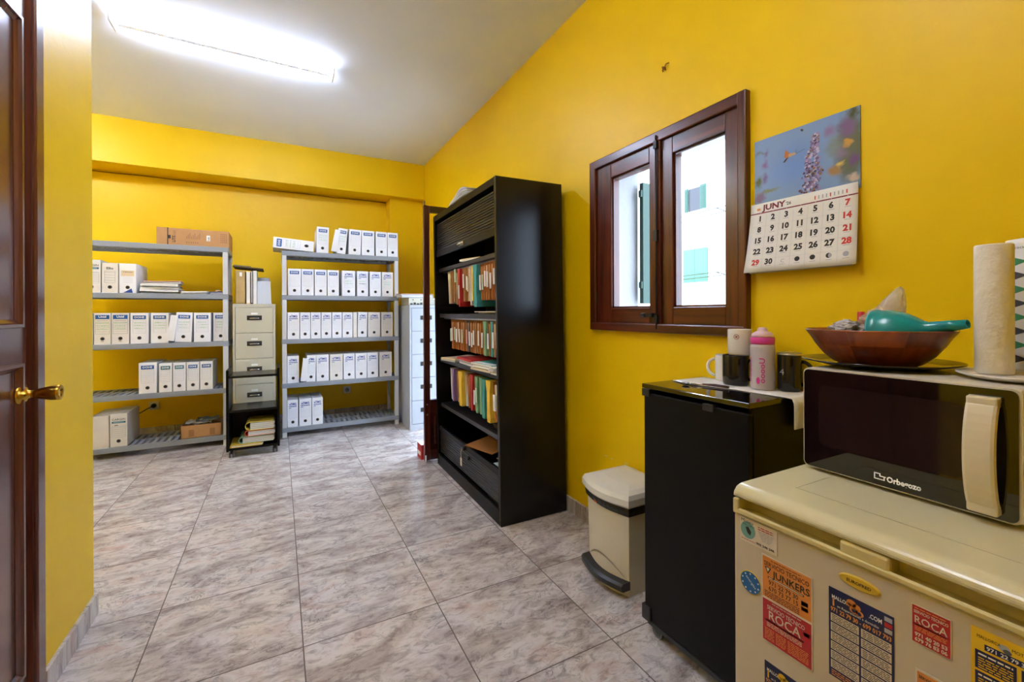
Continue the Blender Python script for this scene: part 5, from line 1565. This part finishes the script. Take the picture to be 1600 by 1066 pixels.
crumple('shopping_bag', 'grey crumpled plastic bag at the left in the wooden bowl', bc + Vector((0.012, 0.062, 0.076)), 0.026, 0.034, 0.022, mat('grey_film', 'a9a6a8', 0.25), 8.2)

# kitchen roll on a white plate
wc = Vector((1.200, 0.268, MT + 0.0006))
b = MB(wc); b.lathe([(0, 0), (0.06, 0), (0.068, 0.002), (0.087, 0.009), (0.088, 0.0115), (0.068, 0.006), (0.06, 0.005), (0, 0.005)], wc, (0, 0, 1), 48)
tag(b.build('plate', 'ceramic_white'), 'white plate under the kitchen roll on the microwave', 'plate')
rc = Vector((1.228, 0.312, MT + 0.0065))
t = thing('kitchen_roll', 'plain white kitchen roll standing on the white plate', 'kitchen roll', rc)
b = MB(rc); b.lathe([(0.014, 0), (0.0262, 0), (0.0272, 0.003), (0.0272, 0.247), (0.0262, 0.25), (0.014, 0.25), (0.014, 0)], rc, (0, 0, 1), 44); b.build('paper', 'towel', t)
b = MB(rc); b.lathe([(0.011, 0.001), (0.0138, 0.001), (0.0138, 0.2495), (0.011, 0.2495), (0.011, 0.001)], rc, (0, 0, 1), 24); b.build('core', 'cardboard', t)
pc2 = Vector((1.352, 0.288, MT + 0.001))
t = thing('kitchen_roll', 'kitchen roll printed with green and black triangles on a pole holder', 'kitchen roll', pc2)
b = MB(pc2); b.lathe([(0.012, 0.006), (0.039, 0.006), (0.0402, 0.011), (0.0402, 0.262), (0.037, 0.272), (0.012, 0.276), (0.012, 0.006)], pc2, (0, 0, 1), 44); b.build('paper', 'paper', t)
b = MB(pc2)
for r in range(8):
    z = 0.03 + r * 0.028
    for k in range(10):
        a = R(36) * k + R(6)
        def cp(a, z): return pc2 + Vector((0.0406 * math.cos(a), 0.0406 * math.sin(a), z))
        m = 0 if (r) % 2 else 1
        for s in range(4):
            a0, a1 = a + R(9.0) * s * 0.95, a + R(9.0) * (s + 1) * 0.95
            h0, h1 = 0.010 * (1 - s / 4), 0.010 * (1 - (s + 1) / 4)
            b.poly([cp(a0, z - h0), cp(a1, z - h1 - 1e-5), cp(a1, z + h1 + 1e-5), cp(a0, z + h0)], m)
b.text('cocina', (0, 0, 0), (1, 0, 0), (0, 1, 0), 0.008, 1, 0.0, 'C', fn=lambda x, y: pc2 + Vector((0.0407 * math.cos(R(170) + x / 0.0407), 0.0407 * math.sin(R(170) + x / 0.0407), 0.252 + y)))
b.build('triangle_print', [mat('print_green', '3f8f5c', 0.6), 'ink_dark'], t, fix=False)
b = MB(pc2); b.lathe([(0, 0), (0.044, 0), (0.046, 0.003), (0.044, 0.0055), (0, 0.0055)], pc2, (0, 0, 1), 32); b.cyl(pc2 + Vector((0, 0, 0.005)), pc2 + Vector((0, 0, 0.345)), 0.006, n=14); b.build('holder', 'ceramic_white', t)

# ------------------------------------------------------------------ wall calendar
def calendar_picture():
    m = bpy.data.materials.new('calendar_photo')
    m.use_nodes = True
    n = m.node_tree.nodes
    l = m.node_tree.links
    bs = n['Principled BSDF']
    bs.inputs['Roughness'].default_value = 0.35
    tc = n.new('ShaderNodeTexCoord')
    nz = n.new('ShaderNodeTexNoise')
    nz.inputs['Scale'].default_value = 45
    nz.inputs['Detail'].default_value = 3
    l.new(tc.outputs['Object'], nz.inputs['Vector'])
    wv = n.new('ShaderNodeVectorMath')
    wv.operation = 'MULTIPLY_ADD'
    wv.inputs[1].default_value = (0.035, 0.035, 0.035)
    l.new(nz.outputs['Color'], wv.inputs[0])
    l.new(tc.outputs['Object'], wv.inputs[2])
    cur = None
    # base: plain out-of-focus sky photo colour
    def add(cy, cz, ry, rz, col, soft=0.6, amt=1.0):
        nonlocal cur
        mp = n.new('ShaderNodeMapping')
        mp.vector_type = 'TEXTURE'
        mp.inputs['Location'].default_value = (0.0175, -cy + 0.0175, cz + 0.0175)
        mp.inputs['Scale'].default_value = (10, ry, rz)
        l.new(wv.outputs[0], mp.inputs['Vector'])
        ln = n.new('ShaderNodeVectorMath')
        ln.operation = 'LENGTH'
        l.new(mp.outputs[0], ln.inputs[0])
        mr = n.new('ShaderNodeMapRange')
        mr.interpolation_type = 'SMOOTHSTEP'
        mr.inputs['From Min'].default_value = 1.0
        mr.inputs['From Max'].default_value = 1.0 - soft
        mr.inputs['To Max'].default_value = amt
        l.new(ln.outputs['Value'], mr.inputs['Value'])
        mx = n.new('ShaderNodeMix')
        mx.data_type = 'RGBA'
        l.new(mr.outputs[0], mx.inputs[0])
        if cur is None:
            mx.inputs[6].default_value = (*lin('7f9fd0'), 1)
        else:
            l.new(cur, mx.inputs[6])
        mx.inputs[7].default_value = (*lin(col), 1)
        cur = mx.outputs[2]
    # coordinates: u to the right from the picture's centre, v up from its centre (metres)
    add(-0.02, 0.0, 0.12, 0.12, '6a95dd', 0.9, 0.8)
    add(0.145, 0.0, 0.06, 0.15, '5f6748', 0.6, 0.95)
    add(0.10, 0.02, 0.04, 0.05, '7f8f8a', 0.8, 0.8)
    add(0.135, 0.07, 0.035, 0.05, '7a5f8e', 0.8)
    add(0.085, 0.075, 0.03, 0.03, '8c78ac', 0.9, 0.9)
    add(0.150, 0.11, 0.025, 0.03, '4a5230', 0.8)
    add(0.120, -0.005, 0.03, 0.03, '8d7aa8', 0.9, 0.7)
    add(0.135, 0.02, 0.018, 0.016, 'c69a4a', 0.7)
    add(0.100, -0.055, 0.03, 0.025, 'a88552', 0.8)
    add(0.115, -0.04, 0.015, 0.015, 'd8c06a', 0.8)
    add(0.150, -0.035, 0.02, 0.03, '6f4f86', 0.8)
    add(0.152, -0.09, 0.025, 0.02, 'c9b7a4', 0.7)
    add(-0.125, 0.07, 0.013, 0.022, '75659f', 0.9, 0.9)
    add(-0.128, 0.03, 0.016, 0.026, '8468a6', 0.9)
    add(-0.13, -0.02, 0.014, 0.03, '75659f', 0.9)
    add(-0.155, -0.03, 0.02, 0.03, '5d6b3a', 0.8)
    add(-0.15, -0.085, 0.03, 0.03, '7f6a96', 0.8)
    add(-0.115, -0.07, 0.06, 0.010, '7f8a55', 0.9, 0.9)
    add(-0.15, 0.075, 0.03, 0.012, '66775e', 0.9, 0.8)
    l.new(cur, bs.inputs['Base Color'])
    return m
CY, CZ = 0.852, 1.727
o = (XR - 0.002, CY, CZ)
t = thing('wall_calendar', 'wall calendar with a flower photo hanging right of the window', 'calendar', o)
b = MB(o); b.box(XR - 0.0045, XR - 0.001, 0.683, 1.021, 1.600, 1.853); b.build('picture_card', calendar_picture(), t)
# flower spike and moth on the photo
b = MB(o)
rnd = random.Random(11)
def pp(u, v, d=0.0): return (XR - 0.0048 - d, CY - u, CZ + v)
for k in range(330):
    f = k / 330
    v = 0.082 - 0.205 * f
    half = 0.008 + 0.030 * min(1, f * 1.6) * (1 - 0.12 * f) * (0.8 + 0.25 * math.sin(f * 22))
    u = 0.042 - 0.022 * f + rnd.uniform(-half, half)
    b.disc(pp(u, v + rnd.uniform(-0.006, 0.006), 0.0001 + 0.0004 * rnd.random()), rnd.uniform(0.0030, 0.0056), (0, -1, 0), (0, 0, 1), rnd.choice((0, 0, 1, 1, 2, 3, 4)), n=6)
b.build('flower_print', [mat('petal_violet', '6f5f96', 0.4), mat('petal_lilac', '9a8cc0', 0.4), mat('petal_pale', 'c3bad8', 0.4), mat('petal_shade', '4b3a58', 0.4), mat('petal_brown', '8a6a58', 0.4)], t, fix=False)
b = MB(o)
b.poly([pp(-0.056, 0.062, .0003), pp(-0.036, 0.040, .0003), pp(-0.052, 0.030, .0003), pp(-0.060, 0.036, .0003)], 0)
b.poly([pp(-0.045, 0.044, .0005), pp(-0.022, 0.042, .0005), pp(-0.020, 0.036, .0005), pp(-0.044, 0.032, .0005)], 1)
b.poly([pp(-0.054, 0.030, .0004), pp(-0.044, 0.033, .0004), pp(-0.058, 0.018, .0004), pp(-0.064, 0.020, .0004)], 2)
b.poly([pp(-0.022, 0.041, .0004), pp(-0.017, 0.057, .0004), pp(-0.0205, 0.041, .0004)], 2)
b.poly([pp(-0.021, 0.038, .0004), pp(0.010, 0.044, .0004), pp(0.010, 0.0432, .0004), pp(-0.021, 0.037, .0004)], 2)
b.build('moth_print', [mat('moth_orange', 'b97443', 0.4), mat('moth_tan', 'c9a074', 0.4), mat('moth_dark', '3c2a22', 0.4)], t, fix=False)
# date pad: back block of pages and the curling top sheet
py0, py1 = 0.686, 1.030
def sheet_x(s):      # distance from the wall along the sheet, s from 0 top to 1 bottom
    return XR - 0.010 - 0.030 * s ** 1.3
b = MB(o)
b.prism([(XR - 0.004, py1 - 0.006, 1.614), (XR - 0.004, py1 - 0.006, 1.372), (XR - 0.034, py1 - 0.006, 1.360), (XR - 0.009, py1 - 0.006, 1.612)], (0, -(py1 - py0 - 0.012), 0)); b.build('page_block', 'paper_grey', t)
b = MB(o)
SH_ = 0.255
ZT = 1.618
def sp(u, v, d=0.0):     # u 0..w from the left, v 0..SH_ from the top
    s = v / SH_
    fl = 0.010 * (s ** 2) * (1 - u / (py1 - py0)) ** 2
    return Vector((sheet_x(s) - fl - d, py1 - u + 0.006 * s * (1 - 2 * u / (py1 - py0)), ZT - v))
Wd = py1 - py0
b.sheet(lambda u, v: sp(u * Wd, v * SH_), 12, 10, 0.0008); pg = b.build('top_page', 'paper', t)
b = MB(o)
def stext(s, u, v, size, m, bold=0.03, align='C', sq=None):
    b.text(s, (0, 0, 0), (1, 0, 0), (0, 1, 0), size, m, bold, align, squeeze=sq, fn=lambda x, y: sp(min(max(u + x, 0), Wd), min(max(v - y, 0), SH_), 0.0011))
def srect(u0, u1, v0, v1, m, d=0.0009):
    N_ = 8
    for k in range(N_):
        a, c_ = u0 + (u1 - u0) * k / N_, u0 + (u1 - u0) * (k + 1) / N_
        b.poly([sp(a, v1, d), sp(c_, v1, d), sp(c_, v0, d), sp(a, v0, d)], m)
stext('JUNY', 0.043, 0.0275, 0.028, 2, 0.04, 'L', 0.084)
stext("'26", 0.128, 0.025, 0.015, 0, 0.02, 'L')
srect(0.024, 0.036, 0.012, 0.026, 3)
srect(0.0, Wd, 0.0345, 0.0385, 2)
for k in range(9):
    srect(0.22 + k * 0.0115, 0.2235 + k * 0.0115, 0.012, 0.028, 4 if k % 4 else 1)
for k in range(7):
    stext(('dl', 'dt', 'dc', 'dj', 'dv', 'ds', 'dg')[k], 0.038 + k * 0.0465, 0.0375, 0.004, 5, 0.0)
cw, rh = 0.0465, 0.0405
for r in range(5):
    for c_ in range(7):
        u, v = 0.038 + c_ * cw, 0.066 + r * rh
        dnum = r * 7 + c_ + 1
        if dnum <= 30:
            red = c_ == 6 or dnum == 29
            stext(str(dnum), u, v, 0.0265, 1 if red else 0, 0.05)
        srect(u - 0.009, u + 0.009, v + 0.0045, v + 0.006, 4)
for k in range(1, 7): srect(0.0147 + k * cw, 0.0152 + k * cw, 0.045, 0.245, 4)
for k in range(1, 5): srect(0.012, Wd - 0.012, 0.0400 + k * rh + 0.006, 0.0404 + k * rh + 0.006, 4)
for k, m in ((3, 0), (4, 0), (5, 0), (6, 4)):
    u, v = 0.038 + k * cw, 0.066 + 4 * rh - 0.008
    b._f([b.v(sp(u + 0.0082 * math.cos(2 * PI * q / 20), v + 0.0082 * math.sin(2 * PI * q / 20), 0.0012)) for q in range(20)], m)
    if k == 5: b._f([b.v(sp(u + 0.0030 + 0.0045 * math.cos(2 * PI * q / 16), v + 0.0070 * math.sin(2 * PI * q / 16), 0.0016)) for q in range(16)], 4)
stext('C', 0.038 + 2 * cw, 0.066 + 4 * rh, 0.018, 4, 0.0)
b.build('date_print', ['num_black', 'num_red', 'maroon', 'orange_print', 'ink_grey', 'white'], pg, fix=False)
b = MB(o); b.cyl((XR - 0.001, CY, 1.838), (XR - 0.009, CY, 1.838), 0.003, n=10); b.build('nail', 'matte_black', t)

# small hook left in the wall above the window
c = (XR, 1.454, 2.347)
b = MB(c)
b.cyl((XR, 1.454, 2.347), (XR - 0.014, 1.454, 2.347), 0.006, n=8)
for dy, dz in ((-0.028, 0.012), (0.010, 0.008), (0.008, -0.012), (-0.010, -0.012)): b.tube([(XR - 0.006, 1.454, 2.347), (XR - 0.012, 1.454 + dy * 0.6, 2.347 + dz * 0.8), (XR - 0.004, 1.454 + dy, 2.347 + dz)], 0.0025, n=6)
tag(b.build('wall_hook', mat('rusty_wire', '8a4a10', 0.6)), 'tiny rusty hook stub in the yellow wall above the window', 'hook')
